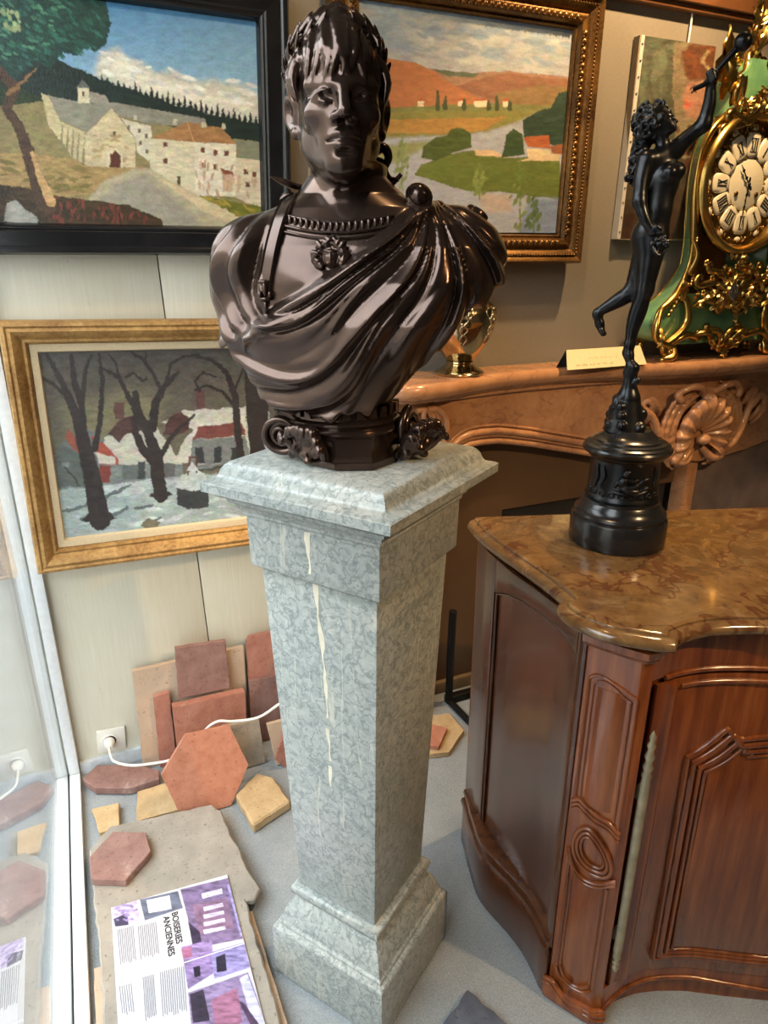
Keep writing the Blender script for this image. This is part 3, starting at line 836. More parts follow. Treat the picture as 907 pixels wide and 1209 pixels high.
def acanthus(rs):
    s = SDF((-.050, -.045, -.003), (.050, .030, .075), .0018); rg = random.Random(rs)
    for i in range(11):
        x = -.036+.0072*i; h = .040+.022*math.sin(math.pi*i/10)+rg.uniform(-.006, .006); o = rg.uniform(-.004, .004)
        s.chain(smooth_path([(x*.7, .006, .004), (x*.9, -.008+o, h*.5), (x*1.05, -.020+o, h*.92), (x*1.15, -.031+o, h), (x*1.15, -.034+o, h*.82)], 3), [.0075]*7+[.0065, .006, .005, .0045, .004, .0035], .0025)
    for i in range(16): s.ell((rg.uniform(-.038, .038), rg.uniform(-.022, -.004), rg.uniform(.006, .034)), (rg.uniform(.006, .011), .008, rg.uniform(.006, .011)), .004)
    s.put((-.05, -.045, -.01), (.05, .03, .075), lambda x, y, z: z+0*x+0*y-.001, .0, 'sub')
    return s.mesh('leaf', 1)
leaf = acanthus(2)
link('acanthus_leaf', leaf, M_BRONZE, socle, (-.070, -.070, .001), (0, 0, R(-34)))
link('acanthus_leaf', leaf, M_BRONZE, socle, (.098, -.042, .001), (0, 0, R(48)))
# ---------------------------------------------------------------- pictures on the back wall
def gilt(name, c0, c1, rough=.38, metal=.7, sc=60):
    m = NT(name); v = m.obj(); a, _ = m.noise(v, sc, 5, .65); b, _ = m.noise(v, 11, 4)
    c = m.mix(.5, m.ramp(a, [(.35, c0), (.65, c1)]), m.ramp(b, [(.35, c0), (.65, c1)]))
    return m.set(c, rough, metal, .5, bump=a, bstr=.25, bdist=.001)
M_EBONY = plain('black_lacquer', (.010, .010, .011), .16, 0, .3, 20, .02, .0005, .6)
M_OLDGILT = gilt('rubbed_gilt', srgb('#7c5528'), srgb('#c39a5c'), .55, .25, 90)
M_DARKGILT = gilt('dark_ornate_gilt', srgb('#3d2712'), srgb('#8d6430'), .33, .65, 120)
M_LINER = plain('linen_liner', srgb('#cdb894'), .8, 0, .08, 200)
M_CANVAS_EDGE = plain('canvas_tape', srgb('#b9b4aa'), .8, 0, .08, 150)
M_CLEAT = plain('bare_canvas', srgb('#8a7a60'), .9)

# 1. abbey by a road, black frame
y = WY-.035
p1 = [(-.104, y, 2.054), (.527, y, 2.054), (.512, y, 1.584), (-.119, y, 1.584)]
pic = thing('landscape_painting', 'oil painting of pale abbey buildings beside a winding road in a wide black frame', 'painting', (.2, WY, 1.5))
P = Paint(p1, 330, 250)
P.grad(0, 110, '#4c86b4', '#8fb6cb'); P.wob(3.0, .09)
P.poly([(110, 88), (122, 62), (138, 57), (150, 70), (170, 74), (182, 86), (205, 84), (224, 96), (250, 94), (272, 98), (290, 100), (310, 118), (310, 150), (200, 130), (120, 95)], '#c9c8b6', .14, 9)
P.poly([(128, 75), (140, 66), (165, 82), (200, 94), (240, 104), (300, 122), (300, 138), (200, 118), (140, 94)], '#e3dfcb', .10, 9)
P.dabs([(115, 60), (300, 100), (300, 125), (125, 90)], 40, '#dfe0d6', 9, 3, 4, .2)
P.wob(1.6, .3)
P.poly([(-20, 55), (60, 66), (84, 78), (100, 84), (115, 92), (128, 95), (140, 102), (158, 105), (170, 112), (188, 116), (206, 124), (224, 127), (244, 134), (264, 138), (284, 142), (310, 147), (310, 170), (230, 160), (130, 130), (60, 120), (-20, 160)], '#22312c', .22)
for i in range(34):
    x = 88+i*6.5; P.line([(x, 92+(x-88)*.255), (x, 82+(x-88)*.255+3*math.sin(i*2.1))], [5, .8], '#1d2b27')
P.poly([(-30, -10), (122, -10), (131, 28), (126, 52), (112, 62), (104, 52), (92, 66), (74, 62), (60, 80), (38, 72), (20, 92), (-30, 110)], '#23423a', .25)
P.dabs([(-20, -5), (122, -5), (130, 40), (110, 60), (60, 72), (-20, 90)], 170, '#2f6152', 6, 2.2, 2, .5, .2)
P.dabs([(-20, -5), (80, -5), (60, 50), (-20, 80)], 60, '#4f8467', 5, 1.8, 3, .5, .2)
P.dabs([(2, 12), (22, 12), (24, 40), (6, 36)], 14, '#a7b683', 5, 3, 7, 1.2)
P.poly([(-20, 82), (55, 120), (62, 160), (80, 190), (-20, 190)], '#2b3a24', .3)
P.dabs([(-20, 130), (50, 130), (70, 185), (-20, 190)], 50, '#55683a', 7, 2.5, 9, .2)
P.poly([(-20, 128), (60, 118), (130, 128), (230, 158), (310, 168), (310, 290), (-20, 290)], '#8d8258', .15)
P.poly([(-20, 180), (40, 182), (100, 190), (160, 194), (178, 200), (130, 210), (105, 230), (-20, 240)], '#a98e5e', .2)
P.dabs([(0, 185), (110, 195), (100, 225), (0, 230)], 40, '#7c7040', 10, 2.5, 5, .1)
P.wob(.7, .3)
# abbey
P.poly([(49, 111), (100, 122), (135, 121), (243, 140), (243, 152), (175, 146), (132, 134), (103, 157), (72, 142)], '#8e8d7d', .1)
P.poly([(92, 103), (105, 103), (106, 122), (92, 122)], '#d6ccaa'); P.poly([(90, 104), (97, 94), (107, 104)], '#5f6460'); P.rect(97, 108, 3, 6, '#4b4538')
P.poly([(105, 108), (125, 113), (130, 123), (106, 121)], '#9b9484')
P.poly([(49, 111), (57, 113), (71, 143), (103, 157), (103, 195), (85, 186), (76, 172), (57, 148)], '#c6b990', .14)
for k in range(5): P.line([(74+k*6.5, 146+k*4), (72+k*6.5, 174+k*5)], [1, 3], '#8b8266')
P.poly([(102, 157), (132, 126), (160, 163), (160, 198), (102, 196)], '#cfc09a', .16)
P.dabs([(110, 160), (150, 160), (150, 190), (110, 190)], 30, '#b29c72', 4, 2, 3)
P.line([(100, 158), (132, 126), (162, 165)], 2, '#8c8674')
P.poly([(130, 197), (130, 183), (136, 178), (142, 183), (142, 198)], '#5b3325'); P.line([(128, 197), (128, 182), (136, 175), (144, 183), (144, 198)], 1.6, '#e0d4b4')
P.rect(133.5, 155, 3, 5, '#6b5a44')
P.poly([(143, 140), (178, 149), (180, 165), (176, 190), (162, 180), (160, 163)], '#d4ccb4', .08)
for x0, y0 in ((150, 148), (163, 152), (171, 158), (164, 166), (172, 176)): P.rect(x0, y0, 3.5, 5, '#6b5f52')
P.poly([(175, 164), (221, 144), (262, 151), (279, 170), (229, 168)], '#a57a4f', .18); P.line([(221, 144), (229, 168)], 1.2, '#c89a68')
P.poly([(175, 163), (230, 168), (231, 230), (212, 220), (178, 205)], '#d9cfae', .12)
P.poly([(229, 168), (279, 170), (279, 232), (231, 231)], '#e4dac0', .10)
P.poly([(277, 165), (309, 168), (309, 190), (283, 187)], '#84876f'); P.poly([(278, 186), (309, 190), (309, 247), (278, 233)], '#d9ccae', .12)
for x0, y0 in ((193, 168), (193, 187), (237, 174), (252, 177), (265, 178), (238, 192), (252, 194), (288, 200), (298, 203), (290, 215)): P.rect(x0, y0, 5, 6, '#6e3f33')
P.rect(209, 208, 4, 13, '#5a4a3a'); P.poly([(260, 198), (275, 203), (277, 208), (263, 206)], '#8d5138'); P.rect(263, 206, 12, 20, '#cdb08f')
P.dabs([(231, 190), (305, 195), (305, 235), (231, 228)], 24, '#c9a98a', 2, 7, 8)
for x0 in (158, 205, 238, 262, 240): P.rect(x0, 136+(x0-158)*.1, 4, 6, '#c9bfa6')
# road and foreground
P.wob(2.0, .15)
P.poly([(160, 197), (180, 200), (231, 231), (309, 262), (309, 290), (95, 290), (103, 262), (104, 235), (122, 215)], '#b6ab8c', .10, 3)
P.poly([(112, 240), (140, 214), (172, 206), (190, 222), (220, 245), (240, 268), (120, 268)], '#a09a88', .08, 8)
P.poly([(178, 204), (231, 231), (309, 262), (309, 280), (240, 250)], '#d4c19a', .08, 3)
P.poly([(236, 231), (309, 244), (309, 264), (285, 258)], '#72742f', .2); P.dabs([(240, 233), (305, 246), (305, 260), (285, 256)], 18, '#a59340', 6, 2, 4, .4)
P.poly([(-20, 215), (30, 222), (70, 232), (150, 242), (190, 258), (200, 290), (-20, 290)], '#43331f', .3)
P.dabs([(60, 232), (150, 244), (180, 262), (60, 262)], 50, '#7a3e33', 2, 5, 6, .1); P.dabs([(0, 222), (60, 230), (180, 262), (0, 262)], 60, '#2d2a18', 1.6, 5, 16, .1)
P.wob(1.5, .2)
P.line([(0, 84), (18, 104), (8, 128), (22, 150), (32, 176), (40, 206), (55, 243)], [10, 13, 11, 12, 14, 15, 22], '#4e3a2b', .25)
P.line([(38, 180), (46, 206), (60, 238)], [4, 7, 12], '#c59f6c', .2); P.line([(10, 110), (28, 96), (44, 80)], [6, 4, 1], '#8b6a45')
P.poly([(5, 262), (8, 240), (20, 236), (28, 246), (44, 256), (44, 264)], '#a3a39a', .15)
P.finish(.92, .75, .15)
P.object('canvas', M_OIL, pic)
frame(pic, p1, (.076, .076, .078, .072), [(0, .002), (.05, .010), (.10, .018), (.15, .021), (.20, .019), (.26, .024), (.72, .027), (.78, .032), (.92, .034), (1.0, .024)], M_EBONY)

# 2. snow-covered village, rubbed gilt frame with linen liner
p2 = [(-.080, y, 1.281), (.535, y, 1.265), (.522, y, .761), (-.093, y, .777)]
pic = thing('snow_painting', 'oil painting of a snowy village with bare trees in rubbed gilt frame', 'painting', (.2, WY, .7))
P = Paint(p2, 330, 270)
P.grad(410, 540, '#5d5750', '#77705f', .14); P.wob(2.5, .12)
P.poly([(128, 470), (150, 462), (190, 468), (185, 520), (150, 540), (90, 530), (75, 480)], '#8b8466', .14, 25)
P.poly([(60, 560), (75, 520), (100, 505), (125, 520), (140, 560), (140, 580), (60, 582)], '#77807c', .12)
P.poly([(75, 515), (82, 508), (102, 530), (95, 538)], '#a8604e'); P.poly([(70, 522), (62, 560), (70, 575), (105, 575), (118, 545), (98, 538)], '#6a716c', .1)
P.line([(70, 545), (84, 560), (97, 578)], 2, '#4a4a46'); P.rect(72, 546, 9, 6, '#8f9894')
P.poly([(115, 545), (125, 515), (150, 500), (185, 505), (210, 540), (215, 548), (150, 549)], '#d2d0bf', .08)
P.poly([(107, 512), (120, 522), (140, 542), (140, 549), (118, 549)], '#b55e4d', .12); P.poly([(112, 534), (136, 540), (136, 548), (116, 548)], '#dcd6c8')
P.poly([(127, 512), (140, 496), (158, 490), (178, 498), (178, 506), (150, 512), (140, 522)], '#5d4440', .2)
P.rect(135, 475, 12, 20, '#6b4f48'); P.rect(232, 462, 10, 20, '#6a4a48')
P.poly([(116, 549), (215, 548), (215, 570), (116, 572)], '#8b9390', .1); P.rect(118, 550, 12, 20, '#8d4a42'); P.rect(145, 549, 18, 17, '#6f7674'); P.rect(163, 545, 9, 20, '#4d5152'); P.rect(185, 548, 22, 16, '#6b6c6a')
P.poly([(190, 500), (215, 485), (290, 480), (318, 484), (318, 500), (270, 500), (240, 515), (225, 505)], '#d8d6c9', .08)
P.poly([(192, 512), (200, 492), (214, 486), (224, 492), (222, 508), (205, 516)], '#5a3f3c', .2)
P.poly([(205, 545), (218, 520), (240, 490), (290, 488), (296, 540), (240, 548)], '#dcdacb', .06)
P.poly([(228, 520), (232, 503), (286, 500), (290, 513)], '#85504a', .12); P.poly([(226, 520), (290, 514), (296, 545), (226, 556)], '#878c88', .08)
for x0 in (231, 253, 273): P.rect(x0, 528, 9, 20, '#3f4243'); P.line([(x0, 548), (x0+9, 547)], 1.5, '#b9bdb8')
P.line([(226, 556), (300, 548)], 3, '#4f5150')
P.poly([(290, 488), (318, 484), (330, 600), (296, 545)], '#b9bdb8')
P.poly([(60, 580), (140, 571), (220, 562), (330, 555), (400, 560), (400, 660), (60, 660)], '#b3c2bf', .07, 3)
P.poly([(110, 575), (180, 566), (215, 568), (150, 585), (110, 590)], '#cfd9d5'); P.dabs([(80, 585), (300, 570), (300, 620), (90, 630)], 26, '#d3dedb', 14, 3, 3, -.1)
for pts in ([(75, 604), (100, 597), (135, 582), (155, 572)], [(95, 613), (125, 612), (150, 600)], [(160, 600), (180, 596)], [(170, 618), (190, 612)]): P.line(pts, [4, 3, 5, 2][:len(pts)], '#6f7a78')
P.poly([(165, 620), (175, 612), (190, 616), (185, 628)], '#837c66')
tk = '#3f3836'
P.wob(1.3, .2)
P.line([(55, 418), (75, 455), (90, 490), (98, 520), (108, 560), (118, 614)], [4, 8, 12, 16, 20, 24], tk, .15)
P.line([(84, 420), (88, 450), (97, 480), (100, 520)], [5, 8, 8, 8], tk); P.line([(108, 418), (100, 440), (98, 470), (96, 500)], [2, 5, 6, 7], tk); P.line([(117, 418), (121, 450), (118, 500), (112, 530)], [3, 6, 7, 8], tk)
P.line([(48, 445), (62, 452), (75, 465)], [3, 4, 4], tk); P.poly([(96, 615), (110, 600), (130, 605), (138, 612), (120, 618)], tk)
P.line([(190, 585), (186, 560), (185, 540), (175, 510), (163, 490), (160, 465)], [17, 16, 15, 12, 11, 8], tk, .15)
P.line([(186, 550), (168, 530), (160, 510), (158, 495)], [12, 10, 9, 7], tk); P.line([(186, 545), (200, 520), (212, 505), (230, 490)], [8, 6, 5, 3], tk)
P.line([(180, 505), (184, 475), (195, 455), (210, 440)], [12, 10, 7, 4], tk); P.line([(163, 490), (150, 465), (140, 445), (122, 435)], [8, 6, 5, 3], tk); P.line([(190, 460), (180, 440), (170, 425), (155, 416)], [5, 4, 4, 3], tk)
P.line([(148, 445), (158, 440), (168, 450), (175, 445)], [3, 3, 3, 2], tk); P.line([(195, 455), (202, 430), (215, 422), (235, 418)], [4, 3, 3, 2], tk); P.line([(140, 445), (138, 430), (128, 418)], [3, 3, 2], tk)
P.line([(172, 430), (172, 416)], [3, 2], tk); P.poly([(176, 586), (184, 578), (200, 580), (204, 584), (190, 590)], tk)
P.line([(285, 545), (280, 500), (278, 470), (268, 440), (250, 425), (230, 420)], [9, 9, 8, 6, 4, 3], tk); P.line([(278, 480), (262, 462), (245, 455), (230, 460)], [5, 4, 3, 3], tk); P.line([(276, 465), (285, 440), (292, 420)], [4, 3, 2], tk)
P.line([(305, 545), (300, 490), (296, 450), (290, 414)], [18, 18, 14, 10], tk); P.line([(308, 520), (312, 470), (322, 420)], [14, 12, 8], tk)
P.line([(236, 462), (230, 450), (240, 440), (255, 445)], [3, 3, 3, 2], tk)
P.poly([(208, 575), (245, 572), (247, 598), (222, 602), (210, 596)], '#474a4b', .15); P.poly([(206, 576), (214, 562), (230, 554), (242, 560), (248, 574), (230, 580)], '#cfdad6'); P.line([(222, 560), (224, 540), (232, 540), (232, 558)], 2.5, '#6d4b42'); P.poly([(220, 556), (227, 545), (236, 556)], '#d7ded9')
P.finish(.74, .8, .20)
P.object('canvas', M_OIL, pic)
frame(pic, p2, (.020, .022, .020, .022), [(0, .000), (.15, .010), (.8, .013), (1, .013)], M_LINER, 'liner_rail')
inner = [Vector(p2[0])+Vector((-.020, 0, .022)), Vector(p2[1])+Vector((.02, 0, .022)), Vector(p2[2])+Vector((.02, 0, -.022)), Vector(p2[3])+Vector((-.02, 0, -.022))]
frame(pic, inner, (.060, .058, .06, .062), [(0, .008), (.05, .020), (.12, .026), (.22, .024), (.30, .028), (.42, .040), (.58, .046), (.72, .042), (.80, .046), (.92, .044), (1.0, .030)], M_OLDGILT)

# 3. river valley, ornate dark gilt frame
p3 = [(.803, y, 2.134), (1.488, y, 2.140), (1.486, y, 1.578), (.800, y, 1.577)]
pic = thing('river_painting', 'oil painting of a river valley with orange hills in an ornate dark gilt frame', 'painting', (1.15, WY, 1.5))
P = Paint(p3, 270, 280)
P.grad(0, 100, '#8ea6ba', '#a7a6ab', .16); P.wob(4, .05)
P.dabs([(430, 5), (670, 40), (670, 90), (430, 70)], 60, '#b3b9b8', 16, 6, 5, .12, .1, .6); P.dabs([(430, 5), (670, 40), (670, 80), (430, 60)], 40, '#8199b0', 14, 5, 15, .12, .1, .6)
P.wob(1.2, .12)
P.poly([(500, 80), (520, 83), (560, 86), (600, 84), (640, 88), (690, 92), (690, 135), (500, 130)], '#9c7a64', .1); P.poly([(508, 82), (530, 83), (566, 87), (560, 92), (530, 90)], '#5f6a58')
P.poly([(535, 102), (570, 92), (600, 86), (640, 92), (690, 94), (690, 125), (600, 126)], '#8f6650', .12); P.poly([(585, 110), (640, 100), (690, 105), (690, 128), (590, 126)], '#8a7250', .12)
P.poly([(440, 66), (465, 70), (490, 74), (512, 84), (535, 100), (560, 112), (580, 124), (440, 132)], '#b07550', .10)
P.poly([(440, 128), (580, 122), (690, 126), (690, 134), (440, 136)], '#7c8050', .1)
for x0 in (493, 541, 560, 567, 594): P.rect(x0, 119, 8, 7, '#e3d2b5'); P.poly([(x0-1, 119), (x0+4, 115), (x0+9, 119)], '#b0603f')
for x0, h in ((517, 20), (526, 14), (548, 10), (577, 8), (587, 14), (602, 8)): P.line([(x0, 128), (x0, 128-h)], [6, 3], '#4a5238')
P.poly([(430, 132), (640, 131), (612, 146), (575, 158), (530, 163), (430, 168)], '#84824a', .10); P.poly([(430, 142), (600, 138), (570, 154), (520, 158), (430, 156)], '#aa854c', .10)
P.poly([(428, 164), (530, 160), (575, 156), (612, 144), (634, 133), (665, 132), (690, 140), (690, 300), (420, 300)], '#a5aab6', .07, 4)
P.poly([(455, 172), (510, 165), (500, 176), (470, 190), (440, 200), (440, 178)], '#8d9468', .1, 6)
P.poly([(490, 206), (498, 194), (530, 182), (560, 177), (600, 186), (660, 184), (665, 236), (625, 231), (590, 226), (560, 227), (530, 220)], '#65733a', .12)
P.poly([(560, 176), (585, 178), (598, 186), (562, 184)], '#d2b795')
P.poly([(497, 186), (500, 172), (515, 162), (528, 160), (532, 152), (545, 150), (556, 158), (557, 174), (535, 180), (515, 190)], '#4b5a31', .2)
P.poly([(592, 186), (598, 160), (606, 152), (616, 158), (620, 182)], '#3c5034', .2)
P.poly([(618, 162), (617, 142), (626, 136), (640, 130), (650, 128), (660, 110), (680, 104), (680, 180), (648, 170)], '#33463a', .22)
P.poly([(617, 162), (648, 160), (650, 176), (624, 174)], '#a8623f', .12); P.poly([(622, 176), (650, 177), (648, 188), (624, 187)], '#d6c49e'); P.poly([(610, 190), (640, 184), (662, 180), (660, 190)], '#cdbb98'); P.poly([(650, 172), (668, 170), (668, 182), (652, 182)], '#8d5a42')
P.poly([(565, 228), (602, 230), (605, 250), (570, 252)], '#b4a89e', .06, 5); P.poly([(625, 234), (690, 234), (690, 300), (600, 300)], '#7f8ea8', .08, 6)
for x0, y0, y1, w, c in ((475, 158, 228, 15, '#7d8a5c'), (566, 192, 236, 16, '#76874a'), (566, 250, 282, 12, '#667a48'), (614, 190, 278, 24, '#6c8045'), (630, 230, 280, 20, '#5c7048')):
    P.line([(x0, y0), (x0, y1)], 1.5, c); P.dabs([(x0, y0), (x0+w/2, y0+(y1-y0)*.45), (x0+w*.35, y1-8), (x0-w*.35, y1-8), (x0-w/2, y0+(y1-y0)*.45)], 26, c, 5, 2.4, int(x0), -1.1, .15)
P.finish(.88, .7, .13)
P.object('canvas', M_OIL, pic)
rails, ux, uz, n = frame(pic, p3, (.088, .088, .088, .088), [(0, .004), (.06, .012), (.12, .010), (.20, .024), (.34, .028), (.42, .020), (.50, .018), (.60, .030), (.68, .034), (.74, .026), (.82, .036), (.92, .040), (1.0, .026)], M_DARKGILT)
# carved leaf course at the sight edge and a pearl course further out
inv = pic.matrix_basis.inverted()
rgc = random.Random(4)
edges = [(Vector(p3[0]), ux, uz, .688, 0), (Vector(p3[1]), -uz, ux, .562, 1), (Vector(p3[2]), -ux, -uz, .686, 2), (Vector(p3[3]), uz, -ux, .557, 3)]
for start, d, o, L, ri in edges:
    lf = MB(); pe = MB(); m = int(L/.021)
    for i in range(m+1):
        c = start+d*(L*(i+.5)/(m+1))+o*.026+n*.026
        rot = Matrix((d, o, n)).transposed()
        lf.ball(inv @ c, (.0095, .011, .006+rgc.uniform(0, .002)), 7, 5, rot @ Matrix.Rotation(.5*(-1)**i, 3, 'Z'))
        lf.ball(inv @ (c+d*.010-o*.006+n*.002), (.004, .005, .004), 6, 4, rot)
    m2 = int((L+.12)/.0105)
    for i in range(m2+1):
        pe.ball(inv @ (start-d*.06+d*((L+.12)*(i+.5)/(m2+1))+o*.062+n*.033), (.0045, .0036, .0036), 6, 4, Matrix((d, o, n)).transposed())
    o1 = lf.build('leaf_course', M_DARKGILT, rails[ri], 180); o1['kind'] = 'stuff'
    o2 = pe.build('pearl_course', M_DARKGILT, rails[ri], 180); o2['kind'] = 'stuff'

# 4. unframed canvas on a wire hook behind the clock
p4 = [(1.757, WY-.030, 2.158), (2.075, WY-.030, 2.160), (2.068, WY-.030, 1.566), (1.748, WY-.030, 1.569)]
pic = thing('unframed_canvas', 'small unframed canvas with a painted face and tacked white edge behind the clock', 'painting', (1.9, WY, 1.55))
P = Paint(p4, 120, 260)
P.grad(40, 280, '#5c6150', '#4a372b', .25); P.wob(3, .1)
P.dabs([(755, 60), (790, 60), (775, 220), (745, 220)], 60, '#6a705c', 5, 12, 3, .1, .15, .7); P.dabs([(750, 200), (800, 200), (790, 280), (735, 280)], 40, '#4b342a', 6, 10, 5)
P.poly([(796, 50), (850, 50), (850, 190), (800, 185), (794, 110)], '#8a7c63', .2); P.poly([(804, 60), (815, 52), (850, 52), (850, 100), (832, 95), (815, 96), (808, 88)], '#6a4430', .25, 4); P.line([(812, 62), (822, 72), (818, 84), (830, 92)], 4, '#7d4a30', .2, 3); P.line([(836, 60), (828, 70), (840, 84)], 3, '#a5926c', .2, 3)
P.poly([(806, 112), (815, 98), (832, 96), (842, 110), (836, 130), (820, 142), (808, 134)], '#ad7f69', .15, 2); P.line([(815, 106), (824, 103)], 2, '#5a3428'); P.line([(819, 110), (824, 109)], 2.5, '#33241f'); P.poly([(808, 118), (818, 120), (816, 128), (808, 126)], '#c46a5a', .1, 3)
P.dabs([(800, 140), (840, 140), (830, 220), (800, 220)], 24, '#5a3429', 4, 7, 29)
P.finish(.8, 1.5, .22)
P.object('canvas', M_OIL, pic)
I4 = pic.matrix_basis.inverted()
MB().box((1.750, WY-.0295, 1.566), (2.07, WY-.004, 2.158)).build('stretcher', M_CLEAT, pic, loc=I4.translation)
mb = MB()
mb.loft([[Vector((1.748-.002, WY-.031, 1.568)), Vector((1.759, WY-.0325, 1.568)), Vector((1.759, WY-.004, 1.568)), Vector((1.744, WY-.004, 1.568))], [Vector((1.757-.002, WY-.031, 2.159)), Vector((1.768, WY-.0325, 2.159)), Vector((1.768, WY-.004, 2.159)), Vector((1.753, WY-.004, 2.159))]])
tape = mb.build('edge_tape', M_CANVAS_EDGE, pic, loc=I4.translation)
tack = MB().ball((0, 0, 0), (.0035, .002, .0035), 8, 5).mesh('tack', 180)
M_STEEL = plain('dull_steel', (.28, .28, .28), .35, .9)
for i in range(13):
    t = (i+.5)/13; link('tack', tack, M_STEEL, tape, (1.7525+.009*t, WY-.0333, 1.568+.591*t))
hook = MB().tube(smooth_path([(1.968, WY-.012, 2.13), (1.970, WY-.012, 2.20), (1.972, WY-.012, 2.255), (1.978, WY-.018, 2.268), (1.984, WY-.03, 2.280), (1.978, WY-.045, 2.290), (1.970, WY-.05, 2.284)], 5), .0032, 8)
tag(hook.build('picture_hook', M_WHITE, None, 60), 'white wire picture hook hanging from the wooden rail above the small canvas', 'hook')
# ---------------------------------------------------------------- serpentine commode, its marble top and the statue on it
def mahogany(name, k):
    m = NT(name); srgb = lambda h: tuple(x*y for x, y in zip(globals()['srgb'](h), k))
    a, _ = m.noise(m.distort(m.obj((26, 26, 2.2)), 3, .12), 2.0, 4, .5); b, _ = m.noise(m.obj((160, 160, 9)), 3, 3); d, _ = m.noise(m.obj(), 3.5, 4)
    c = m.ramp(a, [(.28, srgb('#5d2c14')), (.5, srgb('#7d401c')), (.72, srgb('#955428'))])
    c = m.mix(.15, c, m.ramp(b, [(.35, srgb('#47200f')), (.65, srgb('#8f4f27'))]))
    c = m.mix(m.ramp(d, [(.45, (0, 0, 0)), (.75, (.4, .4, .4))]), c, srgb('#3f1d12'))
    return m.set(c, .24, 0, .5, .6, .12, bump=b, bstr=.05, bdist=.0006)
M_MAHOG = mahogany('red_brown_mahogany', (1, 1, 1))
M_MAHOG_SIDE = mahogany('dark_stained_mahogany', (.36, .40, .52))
M_BRASS_OLD = plain('aged_brass', (.30, .25, .16), .40, .3, .25, 40)
CO, CA = Vector((.794, 1.275, FZ)), R(-18.5)
com = thing('commode', 'reddish brown carved wooden commode with serpentine front and canted pilaster corner', 'commode', CO, (0, 0, CA))
# local frame: x along the width, y = minus (back to front)
half = [(.028, -.05), (.024, 0), (.030, .08), (.052, .18), (.080, .27), (.100, .34), (.110, .395), (.112, .428), (.118, .437), (.150, .468), (.195, .507), (.203, .507), (.206, .496), (.23, .486), (.26, .474), (.31, .463), (.36, .462), (.42, .468), (.50, .487), (.60, .508), (.70, .514)]
_HP = np.array(half); _HS = np.r_[0, np.cumsum(np.hypot(*np.diff(_HP, axis=0).T))]; SMID = float(_HS[-1])
def cpos(s): return np.array([np.interp(s, _HS, _HP[:, 0]), np.interp(s, _HS, _HP[:, 1])])
def CW(s, z, o=0., flip=False, sm=.006):
    """surface coordinates of the commode: s along the plan, height above floor-level zero, offset outwards"""
    p = (cpos(s-sm)+cpos(s)*2+cpos(s+sm))/4; q = cpos(s+sm)-cpos(s-sm); q /= (np.hypot(*q)+1e-9)
    x, y = p[0]-q[1]*o, p[1]+q[0]*o
    if flip: x = 1.40-x
    return Vector((x, -y, z-FZ))
def sfrange(a, b, st): n = max(1, int(math.ceil(abs(b-a)/st))); return [a+(b-a)*i/n for i in range(n+1)]
def cbox(s0, s1, z0, z1, o0, o1, flip=False, zt=None):
    """block following the curved plan; zt(s) optional varying top, e.g. an arched rail"""
    m = MB(); rings = []
    for s in sfrange(s0, s1, .014):
        a, b = (z0(s) if callable(z0) else z0), (z1(s) if callable(z1) else z1)
        p0, p1 = (o0(s) if callable(o0) else o0), (o1(s) if callable(o1) else o1)
        rings.append([CW(s, a, p0, flip), CW(s, a, p1, flip), CW(s, b, p1, flip), CW(s, b, p0, flip)])
    return m.loft(rings)
def cmould(s0, s1, prof, flip=False, dz=None, do=None):
    """horizontal moulding: prof = [(offset, height)]"""
    m = MB(); rings = []
    for s in sfrange(s0, s1, .012):
        k = dz(s) if dz else 0
        e = do(s) if do else 0
        rings.append([CW(s, z+k, (o+e if o > 0 else o), flip) for o, z in prof])
    return m.loft(rings)
def cbead(pts, r, o=0., flip=False, n=6, k=5, flat=1.0):
    q = smooth_path(pts, k) if k else pts
    return MB().tube([CW(a, b, o, flip) for a, b in q], r, n)
def cline(pts, r, o=0., flip=False):
    q = []
    for (a, b), (c, d) in zip(pts[:-1], pts[1:]):
        n = max(1, int(math.hypot(c-a, d-b)/.02)); q += [(a+(c-a)*i/n, b+(d-b)*i/n) for i in range(n)]
    q.append(pts[-1]); return MB().tube([CW(a, b, o, flip) for a, b in q], r, 6)
